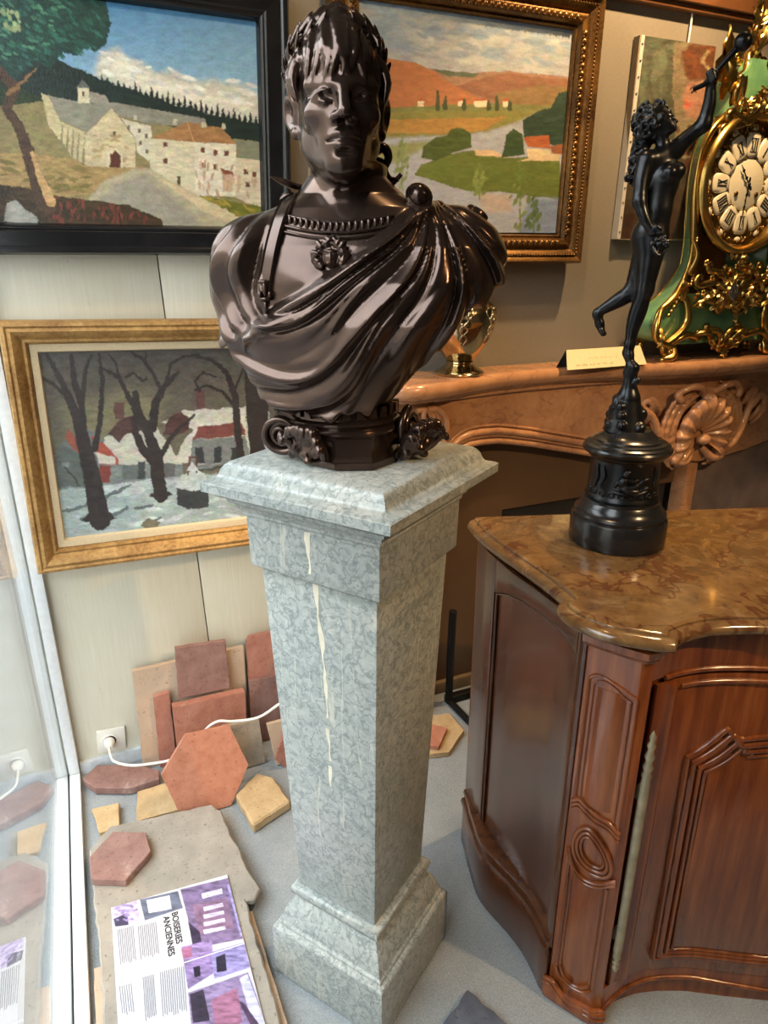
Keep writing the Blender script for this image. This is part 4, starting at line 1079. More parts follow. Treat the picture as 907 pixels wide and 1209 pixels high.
# carcass
out_l = [CW(s, 0, -.004) for s in sfrange(0, SMID, .01)]; out_r = [CW(s, 0, -.004, True) for s in sfrange(0, SMID, .01)][::-1]
MB().prism([(p.x, p.y) for p in out_l+out_r[1:]], .03, .915).build('carcass', M_MAHOG, com, 30)
bump = lambda s: .024*math.exp(-((s-.24)/.10)**2)
for flip in (False, True):
    top = lambda s: float(np.interp(s, [.15, .17, .22, .28, .34, .42, .49], [.798, .804, .826, .838, .841, .838, .828]))
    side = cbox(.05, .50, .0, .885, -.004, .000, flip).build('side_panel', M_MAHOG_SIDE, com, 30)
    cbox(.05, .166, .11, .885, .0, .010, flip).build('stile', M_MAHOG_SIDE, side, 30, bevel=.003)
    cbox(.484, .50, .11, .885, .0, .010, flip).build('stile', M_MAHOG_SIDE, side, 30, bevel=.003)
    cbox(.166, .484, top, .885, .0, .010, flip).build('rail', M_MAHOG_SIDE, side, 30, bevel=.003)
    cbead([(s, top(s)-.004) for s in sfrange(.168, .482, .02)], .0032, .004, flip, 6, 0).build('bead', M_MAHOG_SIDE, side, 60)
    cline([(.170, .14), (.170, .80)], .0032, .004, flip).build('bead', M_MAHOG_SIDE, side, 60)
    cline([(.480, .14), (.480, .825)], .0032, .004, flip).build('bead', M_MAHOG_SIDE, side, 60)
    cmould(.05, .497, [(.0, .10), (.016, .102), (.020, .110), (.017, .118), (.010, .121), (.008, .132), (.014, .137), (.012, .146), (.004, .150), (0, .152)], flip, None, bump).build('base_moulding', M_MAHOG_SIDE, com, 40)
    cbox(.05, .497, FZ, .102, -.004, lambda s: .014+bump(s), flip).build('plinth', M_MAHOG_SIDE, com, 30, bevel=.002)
    # canted pilaster
    pil = cbox(.500, .611, FZ, .872, -.002, .007, flip).build('pilaster', M_MAHOG, com, 30, bevel=.003)
    cmould(.496, .614, [(.0, .858), (.010, .860), (.012, .866), (.018, .870), (.020, .884), (0, .885)], flip).build('capital', M_MAHOG, pil, 40)
    for d, r in ((0, .0034), (.009, .0026)):
        a, b = .510+d, .596-d
        cline([(a, .52+d), (a, .796-d)], r, .008, flip).build('bead', M_MAHOG, pil, 60)
        cline([(b, .50+d), (b, .786-d)], r, .008, flip).build('bead', M_MAHOG, pil, 60)
        cbead([(a, .796-d), (a+.010, .806-d), (a+.024, .808-d), ((a+b)/2+.008, .800-d), (b-.012, .790-d), (b, .786-d)], r, .008, flip).build('bead', M_MAHOG, pil, 60)
    fld = MB(); fr = []
    for z in sfrange(.525, .785, .02):
        fr.append([CW(.527+.052*i/8, z, .007+.006*math.sin(math.pi*i/8), flip) for i in range(9)]+[CW(.579, z, .004, flip), CW(.527, z, .004, flip)])
    fld.loft(fr).build('panel', M_MAHOG, pil, 50)
    for k, (dz, r) in enumerate(((0, .0050), (-.011, .0045), (-.021, .0036))):
        cbead([(.508, .520+dz), (.520, .529+dz), (.534, .521+dz), (.556, .510+dz), (.580, .506+dz), (.600, .490+dz)], r, .010, flip).build('ribbon_scroll', M_MAHOG, pil, 60)
    for rs, rz, r in ((.037, .052, .0046), (.029, .041, .0044), (.021, .031, .0034)):
        cbead([(.555+rs*math.cos(t)*(1-.25*math.sin(t))-.010*math.sin(t), .418+rz*math.sin(t)) for t in [R(130-360*i/20) for i in range(21)]], r, .0105, flip, 7, 2).build('loop_scroll', M_MAHOG, pil, 60)
    for dz, r in ((0, .0046), (-.010, .0036)):
        cbead([(.511, .404+dz), (.522, .368+dz), (.540, .347+dz), (.562, .345+dz), (.584, .356+dz), (.604, .374+dz)], r, .010, flip).build('tail_scroll', M_MAHOG, pil, 60)
    for d, r in ((0, .0032), (.008, .0024)):
        a, b = .514+d, .594-d
        cline([(a, .36), (a, .066+d)], r, .008, flip).build('bead', M_MAHOG, pil, 60)
        cline([(b, .345), (b, .060+d)], r, .008, flip).build('bead', M_MAHOG, pil, 60)
        cbead([(a, .072+d), (a+.012, .048+d), ((a+b)/2, .040+d), (b-.014, .046+d), (b, .062+d)], r+.0012, .009, flip).build('bead', M_MAHOG, pil, 60)
    cbox(.494, .612, FZ, .012, .004, .018, flip).build('foot', M_MAHOG, pil, 40, bevel=.004)
    cbead([(.494, .022), (.512, .028), (.530, .012), (.556, -.002), (.590, .004), (.612, .000)], .0060, .014, flip).build('foot_scroll', M_MAHOG, pil, 60)
    cbead([(.494, .011), (.512, .016), (.530, .001), (.556, -.013), (.590, -.008), (.612, -.012)], .0045, .016, flip).build('foot_scroll', M_MAHOG, pil, 60)
    # frieze rail above the door, arched apron below
    cbox(.625, SMID, .815, .885, -.004, .004, flip).build('top_rail', M_MAHOG, com, 30)
    cbead([(s, .812) for s in sfrange(.66, SMID-.01, .03)], .0055, .004, flip, 7, 0).build('rail_bead', M_MAHOG, com, 60)
    apr = lambda s: float(np.interp(s, [.62, .66, .70, .76, .84, .92, 1.02, SMID], [-.025, -.002, .012, .022, .024, .018, .008, .004]))
    cbox(.615, SMID, FZ, lambda s: apr(s), -.010, -.002, flip).build('apron', M_MAHOG, com, 30)
    cbox(.615, SMID, apr, .050, -.004, .004, flip).build('bottom_rail', M_MAHOG, com, 30)
    cbead([(s, apr(s)) for s in sfrange(.62, SMID-.005, .02)], .0055, .004, flip, 7, 0).build('apron_bead', M_MAHOG, com, 60)
    # door with shaped fielded panel
    door = thing('door', None, None) if False else None
    dr = cbox(.642, SMID-.003, .052, .802, -.002, .006, flip).build('door', M_MAHOG, com, 30, bevel=.002)
    rl = []
    for z in sfrange(.060, .800, .03): rl.append([CW(.664+.030*i/6, z-(.012*i/6 if z > .78 else 0), .006+.008*math.sin(math.pi*i/6), flip) for i in range(7)]+[CW(.694, z, .003, flip), CW(.664, z, .003, flip)])
    MB().loft(rl).build('edge_moulding', M_MAHOG, dr, 50)
    cbead([(s, .786) for s in sfrange(.70, SMID-.01, .03)], .0055, .006, flip, 7, 0).build('edge_moulding', M_MAHOG, dr, 60)
    sc = [(.742, .622), (.760, .632), (.780, .648), (.798, .668), (.812, .682), (.826, .666), (.846, .660), (.880, .668), (.940, .674), (1.02, .668), (1.08, .664)]
    steps = ((0, 0, .0060), (.013, -.014, .0075), (.028, -.028, .0060), (.042, -.040, .0042))
    for dx, dz, r in steps:
        pts = [(min(max(a+dx*(1 if a < .83 else .3), .742+dx), 1.085-dx), b+dz) for a, b in sc]
        cbead(pts, r, .008, flip, 7, 4).build('panel_moulding', M_MAHOG, dr, 60)
        cline([(.744+dx, .622+dz), (.750+dx, .090-dz*.6)], r, .008, flip).build('panel_moulding', M_MAHOG, dr, 60)
        cline([(.750+dx, .090-dz*.6), (1.085-dx, .090-dz*.6)], r, .008, flip).build('panel_moulding', M_MAHOG, dr, 60)
        cline([(1.085-dx, .664+dz), (1.085-dx, .090-dz*.6)], r, .008, flip).build('panel_moulding', M_MAHOG, dr, 60)
    fr = []
    for s in sfrange(.79, 1.04, .014):
        t = float(np.interp(s, [q[0]+.042*(1 if q[0] < .83 else .3) for q in sc], [q[1]-.042 for q in sc]))
        fr.append([CW(s, .115, .004, flip), CW(s, .115, .007, flip), CW(s, .128, .013, flip), CW(s, t-.014, .013, flip), CW(s, t, .007, flip), CW(s, t, .004, flip)])
    MB().loft(fr).build('fielded_panel', M_MAHOG, dr, 40)
    # long brass pin hinge
    p = Vector((1.40-.2225 if flip else .2225, -.5105, 0))
    prof = [(.001, .118), (.004, .122), (.0062, .132), (.0035, .138), (.0070, .145), (.0040, .152), (.0072, .160), (.0066, .168), (.0078, .18), (.0078, .60), (.0066, .615), (.0085, .622), (.0055, .630), (.0085, .640), (.0050, .652), (.0080, .664), (.0045, .678), (.0070, .688), (.0035, .697), (.0055, .706), (.003, .714), (.0006, .72)]
    MB().lathe([(r*1.12, z) for r, z in prof], 14, (p.x, p.y, -FZ)).build('pin_hinge', M_BRASS_OLD, com, 50)
    for z in (.20, .56): cbox(.628, .650, z, z+.03, .004, .009, flip).build('hinge_knuckle', M_BRASS_OLD, com, 40)

# marble slab
def breccia():
    m = NT('brown_breccia_marble'); v = m.obj(); w = m.distort(v, 5, .22); w2 = m.distort(v, 11, .10)
    a, _ = m.noise(w, 7, 6, .62); cell, _ = m.noise(m.distort(v, 7, .3), 6, 3, .5); b, _ = m.noise(w, 26, 5, .65)
    c = m.ramp(a, [(.25, srgb('#3a2618')), (.40, srgb('#66482a')), (.50, srgb('#7f5f3a')), (.60, srgb('#5c452e')), (.75, srgb('#9a835f'))])
    c = m.mix(.4, c, m.ramp(b, [(.3, srgb('#3f2a19')), (.55, srgb('#745735')), (.75, srgb('#a48d69'))]))
    c = m.mix(m.ramp(cell, [(.470, (0, 0, 0)), (.494, (.8, .8, .8)), (.506, (.8, .8, .8)), (.530, (0, 0, 0))]), c, srgb('#54301d'))
    return m.set(c, .14, 0, .5, .4, .06)
M_BRECCIA = breccia()
slab = thing('marble_top', 'brown veined marble slab with moulded serpentine edge on top of the commode', 'marble top', (CO.x, CO.y, .886), (0, 0, CA))
hs = smooth_path([(.020, -.05), (.026, .03), (.042, .10), (.068, .19), (.092, .27), (.110, .345), (.114, .380)], 5)+smooth_path([(.094, .392), (.092, .408), (.104, .440), (.130, .474), (.170, .497), (.212, .516)], 4)+smooth_path([(.220, .500), (.256, .483), (.306, .470), (.36, .469), (.42, .476), (.50, .496), (.60, .517), (.70, .523)], 4)
ol = [(x, -y) for x, y in hs]+[(1.40-x, -y) for x, y in hs[:-1]][::-1]
def offset_poly(P, d):
    out = []; n = len(P)
    for i in range(n):
        a = Vector(P[i-1]); b = Vector(P[i]); c = Vector(P[(i+1) % n])
        t = ((b-a).normalized()+(c-b).normalized())
        if t.length < 1e-6: t = c-b
        t.normalize(); out.append((b.x+t.y*d, b.y-t.x*d))
    return out
area = sum(ol[i][0]*ol[(i+1) % len(ol)][1]-ol[(i+1) % len(ol)][0]*ol[i][1] for i in range(len(ol)))
if area < 0: ol = ol[::-1]
rings = []
for d, z in ((-.030, .000), (.006, .000), (.010, .002), (.010, .005), (.016, .005), (.022, .009), (.0245, .015), (.023, .021), (.017, .026), (.009, .028), (.005, .0285), (.004, .032), (.000, .034), (-.004, .034)):
    q = offset_poly(ol, d)
    rings.append([(x, min(y, .052), z) for x, y in q])
MB().loft(rings).build('slab', M_BRECCIA, slab, 40)
pad = rings[-1]

# ---------------------------------------------------------------- statue of a running woman on its drum
M_BLACKBRONZE = plain('black_bronze', (.034, .035, .038), .30, .85, .3, 30, .05, .0006, .5)
M_BLACKMARBLE = plain('black_marble', (.012, .012, .013), .22, 0, .3, 25, .02, .0004, .6)
sta = thing('statuette', 'black bronze statuette of a running woman with raised arm on the commode', 'statuette', (1.041, 1.074, .92), (0, 0, R(-44.1)))
base = MB().lathe([(.098, 0), (.1015, .003), (.102, .012), (.102, .054), (.100, .058), (.096, .060), (.096, .063), (.098, .067), (.096, .072), (.090, .076), (.084, .086), (.081, .094), (.079, .096), (.079, .100), (.075, .102)], 64).build('base_disc', M_BLACKMARBLE, sta, 30)
drum = MB().lathe([(.0755, .102), (.0775, .106), (.0755, .112), (.0730, .116), (.0715, .150), (.0705, .186), (.0720, .190), (.0740, .193)], 64).build('drum', M_BLACKBRONZE, sta, 30)
MB().lathe([(.0740, .193), (.0780, .194), (.0800, .198), (.0870, .202), (.0905, .206), (.0915, .211), (.0890, .2145), (.0870, .215), (.0870, .218), (.0800, .221), (.0790, .224), (.0700, .2265), (.0690, .230), (.060, .233), (.052, .240), (.044, .250), (.01, .256)], 64).build('cornice', M_BLACKMARBLE, sta, 30)
rel = MB()
def dr(a, z, o=0.): return Vector(((.0715+o)*math.sin(R(a)), -(.0715+o)*math.cos(R(a)), z))
rgd = random.Random(6)
def rtube(pts, r): q = smooth_path(pts, 4); rel.tube([dr(a, z, .0008) for a, z in q], [r*(.7+.5*math.sin(math.pi*i/(len(q)-1))) for i in range(len(q))], 7)
rel.ball(dr(4, .169, .001), .0075); rel.ball(dr(6, .174, .001), (.0075, .005, .005))
for pts, r in (([(4, .162), (0, .152), (-2, .143)], .0085), ([(-2, .143), (14, .140), (26, .150)], .0065), ([(-2, .141), (12, .133), (28, .134)], .0065), ([(4, .158), (16, .155), (24, .160)], .0045), ([(4, .157), (-8, .150), (-12, .139)], .0040), ([(26, .150), (36, .158), (48, .160)], .0040), ([(28, .134), (40, .140), (50, .139)], .0040),
               ([(-18, .132), (0, .127), (24, .127), (44, .134)], .0040), ([(-35, .180), (-30, .160), (-36, .140), (-30, .125)], .0030), ([(-48, .180), (-44, .155), (-50, .130)], .0030), ([(58, .180), (60, .160), (55, .140)], .0030)): rtube(pts, r)
for k in range(9):
    a = -64+16*k; rtube([(a-5, .118), (a-3, .126), (a+3, .126), (a+4, .119), (a, .117), (a-1, .121)], .0026)
rel.build('relief', M_BLACKBRONZE, drum, 180)
def figure():
    g = SDF((-.105, -.062, .245), (.118, .055, .855+.10), .0016)
    # rock and stump carrying the foot
    rg = random.Random(9)
    g.cone((-.010, 0, .245), (-.010, 0, .310), .042, .022, .01); g.cone((-.010, 0, .300), (-.012, 0, .372), .017, .0095, .01)
    for i in range(26):
        a = rg.uniform(0, 6.28); z = rg.uniform(.252, .315); r = .041-(z-.25)*.30
        g.ell((-.010+r*math.cos(a), r*math.sin(a), z), (.007, .007, .008), .004)
    g.cone((-.006, -.006, .34), (.004, -.010, .352), .006, .004, .003); g.cone((-.012, .0, .366), (-.008, -.004, .374), .013, .011, .004)
    # standing leg
    g.chain([(-.013, -.004, .380), (-.019, .001, .398), (-.021, .004, .418)], [.0062, .0072, .0080], .006); g.ell((-.0245, .006, .404), (.0065, .0065, .0065), .006)
    g.chain([(-.013, -.004, .380), (-.008, -.010, .378)], [.0065, .0040], .004)
    g.limb([(-0.02, 0.004, 0.422, 0.0075), (-0.018, 0.007, 0.452, 0.0115), (-0.012, 0.006, 0.484, 0.0148), (-0.006, 0, 0.512, 0.0128), (-0.004, -0.003, 0.526, 0.0138)])
    g.limb([(-0.004, -0.003, 0.526, 0.0138), (-0.003, -0.003, 0.556, 0.018), (-0.002, 0, 0.59, 0.0225), (-0.002, 0, 0.62, 0.026)])
    # trailing leg
    g.limb([(-0.01, 0.012, 0.618, 0.0235), (-0.016, 0.016, 0.57, 0.02), (-0.027, 0.014, 0.525, 0.014)])
    g.limb([(-0.027, 0.014, 0.522, 0.0135), (-0.045, 0.014, 0.509, 0.0138), (-0.066, 0.014, 0.495, 0.0105), (-0.086, 0.014, 0.482, 0.0072)])
    g.ell((-.0905, .014, .4785), (.0072, .0068, .0072), .005); g.chain([(-.0885, .014, .474), (-.083, .014, .458), (-.0775, .014, .444)], [.0075, .0066, .0050], .005)
    for k in range(4): g.cone((-.0790, .009+.003*k, .447), (-.0745+.001*k, .008+.0035*k, .438), .0030, .0024, .0015)
    # trunk
    g.ell((-.008, .004, .628), (.0295, .0270, .0300), .014); g.ell((-.017, .010, .617), (.0190, .0190, .0210), .012); g.ell((.000, -.002, .668), (.0255, .0225, .0330), .016)
    g.ell((.001, .001, .716), (.0300, .0250, .0360), .016); g.cone((-.024, -.012, .752), (.018, .010, .768), .014, .014, .014)
    g.ell((.0140, -.0200, .729), (.0118, .0118, .0122), .008); g.ell((.0270, -.0030, .734), (.0118, .0118, .0122), .008)
    g.ell((.0105, -.0225, .655), (.0020, .0035, .0022), .003, None, 'sub')
    # near arm down to the hip
    g.limb([(-0.03, -0.016, 0.752, 0.0145), (-0.034, -0.024, 0.72, 0.0118), (-0.033, -0.032, 0.682, 0.0102)])
    g.limb([(-0.033, -0.032, 0.682, 0.0102), (-0.022, -0.037, 0.656, 0.0086), (-0.01, -0.036, 0.638, 0.0062)])
    g.ell((-.002, -.035, .630), (.0085, .0060, .0070), .004)
    for k in range(4): g.chain([(.002, -.037+.002*k, .632-.003*k), (.010, -.038+.002*k, .627-.004*k), (.012, -.034+.002*k, .618-.004*k)], [.0032, .0028, .0022], .0012)
    g.chain([(-.004, -.038, .634), (.003, -.041, .638), (.009, -.040, .634)], [.0032, .0028, .0022], .0012)
    # far arm raised, holding the staff
    g.limb([(0.016, 0.006, 0.77, 0.0135), (0.038, 0.008, 0.79, 0.0115), (0.06, 0.008, 0.808, 0.01)])
    g.limb([(0.06, 0.008, 0.808, 0.0102), (0.064, 0.006, 0.838, 0.009), (0.0625, 0.003, 0.866, 0.0062)])
    g.ell((.0615, .001, .876), (.0062, .0062, .0085), .004)
    for k in range(4): g.chain([(.060+.002*k, -.003, .880-.004*k), (.056+.002*k, -.007, .884-.004*k), (.060+.002*k, -.010, .888-.004*k)], [.0030, .0027, .0022], .001)
    g.chain([(.0655, .002, .874), (.0690, -.004, .880), (.0665, -.008, .886)], [.0030, .0027, .0022], .001)
    g.D -= .0021
    # neck and head looking up to the right
    g.cone((-.004, 0, .768), (-.008, -.002, .796), .0118, .0108, .008)
    HR = rotm('Z', 68) @ rotm('X', -22); hc = np.array((-.008, -.003, .812))
    def P(x, y, z): return tuple(hc+HR @ np.array((x, y, z)))
    g.ell(tuple(hc), (.0152, .0185, .0200), .006, HR); g.ell(P(0, -.008, -.010), (.0110, .0115, .0130), .006, HR); g.ell(P(0, -.0160, -.0185), (.0045, .0040, .0040), .004)
    g.cone(P(0, -.0178, .000), P(0, -.0225, -.0085), .0022, .0028, .002)
    for s in (-1, 1):
        g.ell(P(s*.0062, -.0185, -.0005), (.0036, .0030, .0024), .002, HR, 'sub'); g.ell(P(s*.0060, -.0150, -.0008), (.0028, .0028, .0024), .001)
        g.cone(P(s*.0095, -.0155, .0040), P(s*.002, -.0185, .0038), .0018, .0018, .002)
    g.cone(P(-.0042, -.0180, -.0125), P(.0042, -.0180, -.0125), .0017, .0017, .002); g.cone(P(-.0034, -.0172, -.0152), P(.0034, -.0172, -.0152), .0018, .0018, .002)
    # curly hair flowing down the back
    g.ell((-.028, .002, .815), (.0300, .0260, .0310), .010); g.chain([(-.035, .004, .80), (-.044, .008, .772), (-.049, .010, .742), (-.047, .012, .715)], [.018, .014, .011, .006], .01)
    for i in range(120):
        t = rg.random()
        if i < 80:
            a = rg.uniform(0, 6.28); b = math.acos(rg.uniform(-.8, 1)); c = np.array((-.028+.031*math.sin(b)*math.cos(a), .002+.027*math.sin(b)*math.sin(a), .815+.032*math.cos(b)))
            if c[0] > -.006 and c[2] < .828: continue
        else:
            c = np.array((-.038-.012*t+rg.uniform(-.010, .008), .008-rg.uniform(.004, .018), .80-.085*t))
        w = rg.uniform(0, 6.28); r = .0062
        g.chain([tuple(c+r*np.array((math.cos(w+k*.9)*.8, -.2+.15*k, math.sin(w+k*.9)*.8))) for k in range(5)], [.0026, .0030, .0030, .0028, .0018], .0008)
    return g.mesh('statuette_figure', 1)
link('figure', figure(), M_BLACKBRONZE, sta)
MB().tube([(.050, -.004, .868), (.062, -.004, .881), (.078, -.003, .900), (.094, -.002, .918)], [.0042, .0036, .0050, .0058], 10).build('staff', M_BLACKBRONZE, sta, 60)
MB().ball((.103, -.002, .928), .0148, 20, 14).build('staff_ball', M_BLACKBRONZE, sta, 180)
MB().tube([(.034, -.006, .862), (.050, -.005, .868), (.060, -.004, .872)], [.0040, .0045, .0040], 8).build('baton', M_BLACKBRONZE, sta, 60)
fr = MB(); rgf = random.Random(12)
for i in range(22):
    a = rgf.uniform(0, 6.28); r = .014*math.sqrt(rgf.random()); fr.ball((.012+r*math.cos(a), -.040-rgf.uniform(0, .006), .606+1.2*r*math.sin(a)), rgf.uniform(.0035, .006), 8, 6)
fr.tube(smooth_path([(.000, -.040, .612), (.004, -.046, .596), (.014, -.044, .588), (.022, -.040, .596)], 4), .0035, 7)
fr.build('fruit_bunch', M_BLACKBRONZE, sta, 180)
# ---------------------------------------------------------------- fireplace
def mantel_marble():
    m = NT('pink_orange_marble'); v = m.obj(); w = m.distort(v, 4, .2); a, _ = m.noise(w, 6, 6, .6); b, _ = m.noise(w, 40, 4); vn, _ = m.noise(m.distort(m.obj((1, 1, 2.5)), 3, .4), 5, 3, .4)
    c = m.ramp(a, [(.25, srgb('#8d5f45')), (.5, srgb('#b27d55')), (.75, srgb('#c99566'))])
    c = m.mix(.25, c, m.ramp(b, [(.3, srgb('#8a6350')), (.7, srgb('#c9a27c'))]))
    c = m.mix(m.ramp(vn, [(.485, (0, 0, 0)), (.5, (.5, .5, .5)), (.515, (0, 0, 0))]), c, srgb('#7b5544'))
    return m.set(c, .22, 0, .5, .2, .1)
M_MANTEL = mantel_marble()
M_FIREBOARD = plain('brown_fireboard', srgb('#57402a'), .5, 0, .12, 6)
M_GREYSTONE = plain('mauve_grey_stone', srgb('#70605a'), .5, 0, .3, 9)
fp = thing('fireplace', 'orange pink marble fireplace mantel with carved shell below a serpentine shelf', 'fireplace', (2.05, WY, FZ))
def fl(q): return (q[0]-2.05, q[1]-WY, q[2]-FZ)
fe = smooth_path([(.90, 1.742), (1.00, 1.765), (1.12, 1.812), (1.26, 1.842), (1.42, 1.852), (1.60, 1.848), (1.76, 1.825), (1.92, 1.795), (2.06, 1.778), (2.20, 1.772)], 5)
so = [(.80, 1.99), (.80, 1.80), (.83, 1.755), (.87, 1.742)]+fe
so = so+[(4.40-x, yy) for x, yy in so[:-1]][::-1]
if sum(so[i][0]*so[(i+1) % len(so)][1]-so[(i+1) % len(so)][0]*so[i][1] for i in range(len(so))) < 0: so = so[::-1]
rings = []
for d, z in ((-.05, 1.108), (-.024, 1.108), (-.022, 1.114), (-.012, 1.118), (-.004, 1.122), (.003, 1.130), (.006, 1.140), (.005, 1.152), (.000, 1.160), (-.006, 1.1645), (-.02, 1.165)):
    rings.append([fl((x, min(yy, WY-.001), z)) for x, yy in offset_poly(so, d)])
MB().loft(rings).build('shelf', M_MANTEL, fp, 40)
# frieze with its double-curved arch, cut from one block
def arch(x):
    x = x if x < 2.2 else 4.4-x
    return float(np.interp(x, [.95, .975, 1.00, 1.03, 1.06, 1.09, 1.13, 1.18, 1.256, 1.39, 1.575, 1.75, 1.95, 2.2], [.74, .80, .840, .873, .898, .917, .927, .928, .922, .895, .850, .810, .780, .765]))
def fy(x):
    x = x if x < 2.2 else 4.4-x
    return float(np.interp(x, [.82, 1.0, 1.3, 1.6, 1.9, 2.2], [1.820, 1.845, 1.892, 1.897, 1.875, 1.845]))
m = MB(); rings = []
for x in sfrange(.95, 3.45, .02): rings.append([fl((x, fy(x), arch(x))), fl((x, fy(x), 1.112)), fl((x, WY-.004, 1.112)), fl((x, WY-.004, arch(x)))])
m.loft(rings).build('frieze', M_MANTEL, fp, 40)
for dz, o, r in ((.012, .004, .011), (.030, .003, .006), (.046, .005, .012), (.066, .002, .006)):
    MB().tube([fl((x, fy(x)-o, arch(x)+dz)) for x in sfrange(.975, 1.80, .02)], r, 8).build('arch_moulding', M_MANTEL, fp, 60)
    MB().tube([fl((4.4-x, fy(x)-o, arch(x)+dz)) for x in sfrange(1.05, 1.80, .02)], r, 8).build('arch_moulding', M_MANTEL, fp, 60)
for z, r, o in ((1.100, .009, .006),):
    MB().tube([fl((x, fy(x)-o, z)) for x in sfrange(.98, 3.42, .03)], r, 8).build('shelf_moulding', M_MANTEL, fp, 60)
for sx in (0, 1):
    q = (lambda x: 4.4-x) if sx else (lambda x: x)
    a, b = sorted((q(.82), q(.955)))
    MB().box(fl((a, 1.815, FZ)), fl((b, WY-.004, 1.110))).build('jamb', M_MANTEL, fp, bevel=.006)
    a, b = sorted((q(.81), q(.962))); MB().box(fl((a, 1.795, FZ)), fl((b, WY-.004, .10))).build('jamb_block', M_MANTEL, fp, bevel=.006)
    for k, (xo, r) in enumerate(((1.024, .010), (1.004, .006), (.986, .010))):
        MB().tube([fl((q(x), yy, z)) for x, yy, z in smooth_path([(xo-.082, 1.812, .70), (xo-.060, 1.812, .85), (xo-.012, 1.815, .97), (xo-.010-.004*k, 1.811, 1.04), (xo-.040, 1.808, 1.075), (xo-.075, 1.808, 1.078)], 5)], r, 8).build('jamb_scroll', M_MANTEL, fp, 60)
    sv = [(q(.958)+(-1 if not sx else 1)*-.0*t+math.cos(t*5.2+2.2)*.028*(1-t*.8)*(1 if not sx else -1), 1.804, 1.058+math.sin(t*5.2+2.2)*.028*(1-t*.8)) for t in [i/24 for i in range(25)]]
    MB().tube([fl(p) for p in sv], [.009*(1-.5*i/24) for i in range(25)], 7).build('jamb_volute', M_MANTEL, fp, 60)
# carved shell with leafy scrolls
def shell():
    g = SDF((-.36, -.095, -.17), (.36, .045, .17), .0034)
    g.ell((0, .035, .0), (.13, .045, .12), .02)
    for s_ in (-1, 1):
        for k, (r0, rr) in enumerate(((.150, .016), (.178, .013), (.200, .009))):
            pts = [(s_*r0*math.cos(R(t)), -.015-.012*math.sin(R(t+60)), -.015+.90*r0*math.sin(R(t))) for t in range(-72, 84, 12)]
            g.chain(pts, [rr*(.55+.45*math.sin(math.pi*j/(len(pts)-1))) for j in range(len(pts))], .006)
        for j in range(14):
            t = R(-65+10*j); g.ell((s_*.166*math.cos(t), -.028, -.012+.150*math.sin(t)), (.013, .010, .010), .004)
        for k in range(7):
            t = k/6.; x = s_*(.205+.11*t); z = .075-.05*t+.03*math.sin(t*6)
            g.chain(smooth_path([(x, .0, z-.03), (x+s_*.012, -.020, z), (x+s_*.03, -.016, z+.022), (x+s_*.045, -.006, z+.012)], 3), .0085, .006)
        g.chain(smooth_path([(s_*.14, -.02, -.12), (s_*.185, -.03, -.085), (s_*.215, -.03, -.02), (s_*.25, -.02, .05), (s_*.31, -.012, .085), (s_*.34, -.008, .06), (s_*.32, -.012, .035)], 4), .012, .008)
        g.chain(smooth_path([(s_*.02, -.03, .115), (s_*.06, -.05, .145), (s_*.11, -.05, .150), (s_*.155, -.035, .125), (s_*.145, -.045, .105)], 4), .011, .006)
        g.chain(smooth_path([(s_*.03, -.02, -.10), (s_*.07, -.04, -.135), (s_*.12, -.035, -.130), (s_*.10, -.04, -.105)], 4), .013, .006)
    g.ell((0, -.04, .10), (.03, .025, .022), .01); g.ell((.0, -.02, .125), (.05, .02, .018), .01)
    return g.mesh('shell', 1)
link('shell_carving', shell(), M_MANTEL, fp, fl((2.135, 1.862, .918)))
fan = []
NA = 121; nr = 12
for i in range(nr+1):
    t = i/nr; row = []
    for j in range(NA):
        a = R(-38+256*j/(NA-1)); fl_ = math.cos(R(-38+256*j/(NA-1)+128)*12.5*360/360); 
        fl_ = math.cos(12*2*math.pi*j/(NA-1)); r = (.020+(.128-.018*abs(math.cos(a)))*t)*(1+.035*t*fl_)
        row.append((r*math.cos(a), -.020-.055*math.sin(t*1.7)*(.75+.25*math.sin(a))-.0075*t**.6*fl_+.035*max(0, t-.8)*2, -.045+1.05*r*math.sin(a)))
    fan.append(row)
back = [(x, y_+.02, z) for x, y_, z in fan[-1]]
MB().loft(fan+[back], False, False).build('shell_fan', M_MANTEL, fp, 60, fl((2.135, 1.862, .918)))
MB().ball((0, -.045, -.055), (.030, .026, .020), 14, 10).build('shell_hinge', M_MANTEL, fp, 60, fl((2.135, 1.862, .918)))
# fireboard, black opening, upright and stone panel inside
fb = MB().box(fl((.957, 1.925, FZ)), fl((1.318, 1.935, .93))); fb.box(fl((1.318, 1.925, .664)), fl((2.13, 1.935, .93)))
fb.build('fireboard', M_FIREBOARD, fp)
MB().box(fl((.962, 1.905, FZ)), fl((2.13, 1.925, .018))).build('hearth_board', plain('hearth_board', srgb('#7a6448'), .6), fp, bevel=.003)
MB().box(fl((1.318, 1.936, FZ)), fl((2.10, 1.998, .664))).build('firebox', M_DARK, fp)
MB().box(fl((2.13, 1.865, FZ)), fl((2.185, 1.935, .80))).build('upright', M_MANTEL, fp, bevel=.004)
MB().box(fl((2.185, 1.890, FZ)), fl((3.355, 1.935, .93))).build('stone_panel', M_GREYSTONE, fp, bevel=.004)

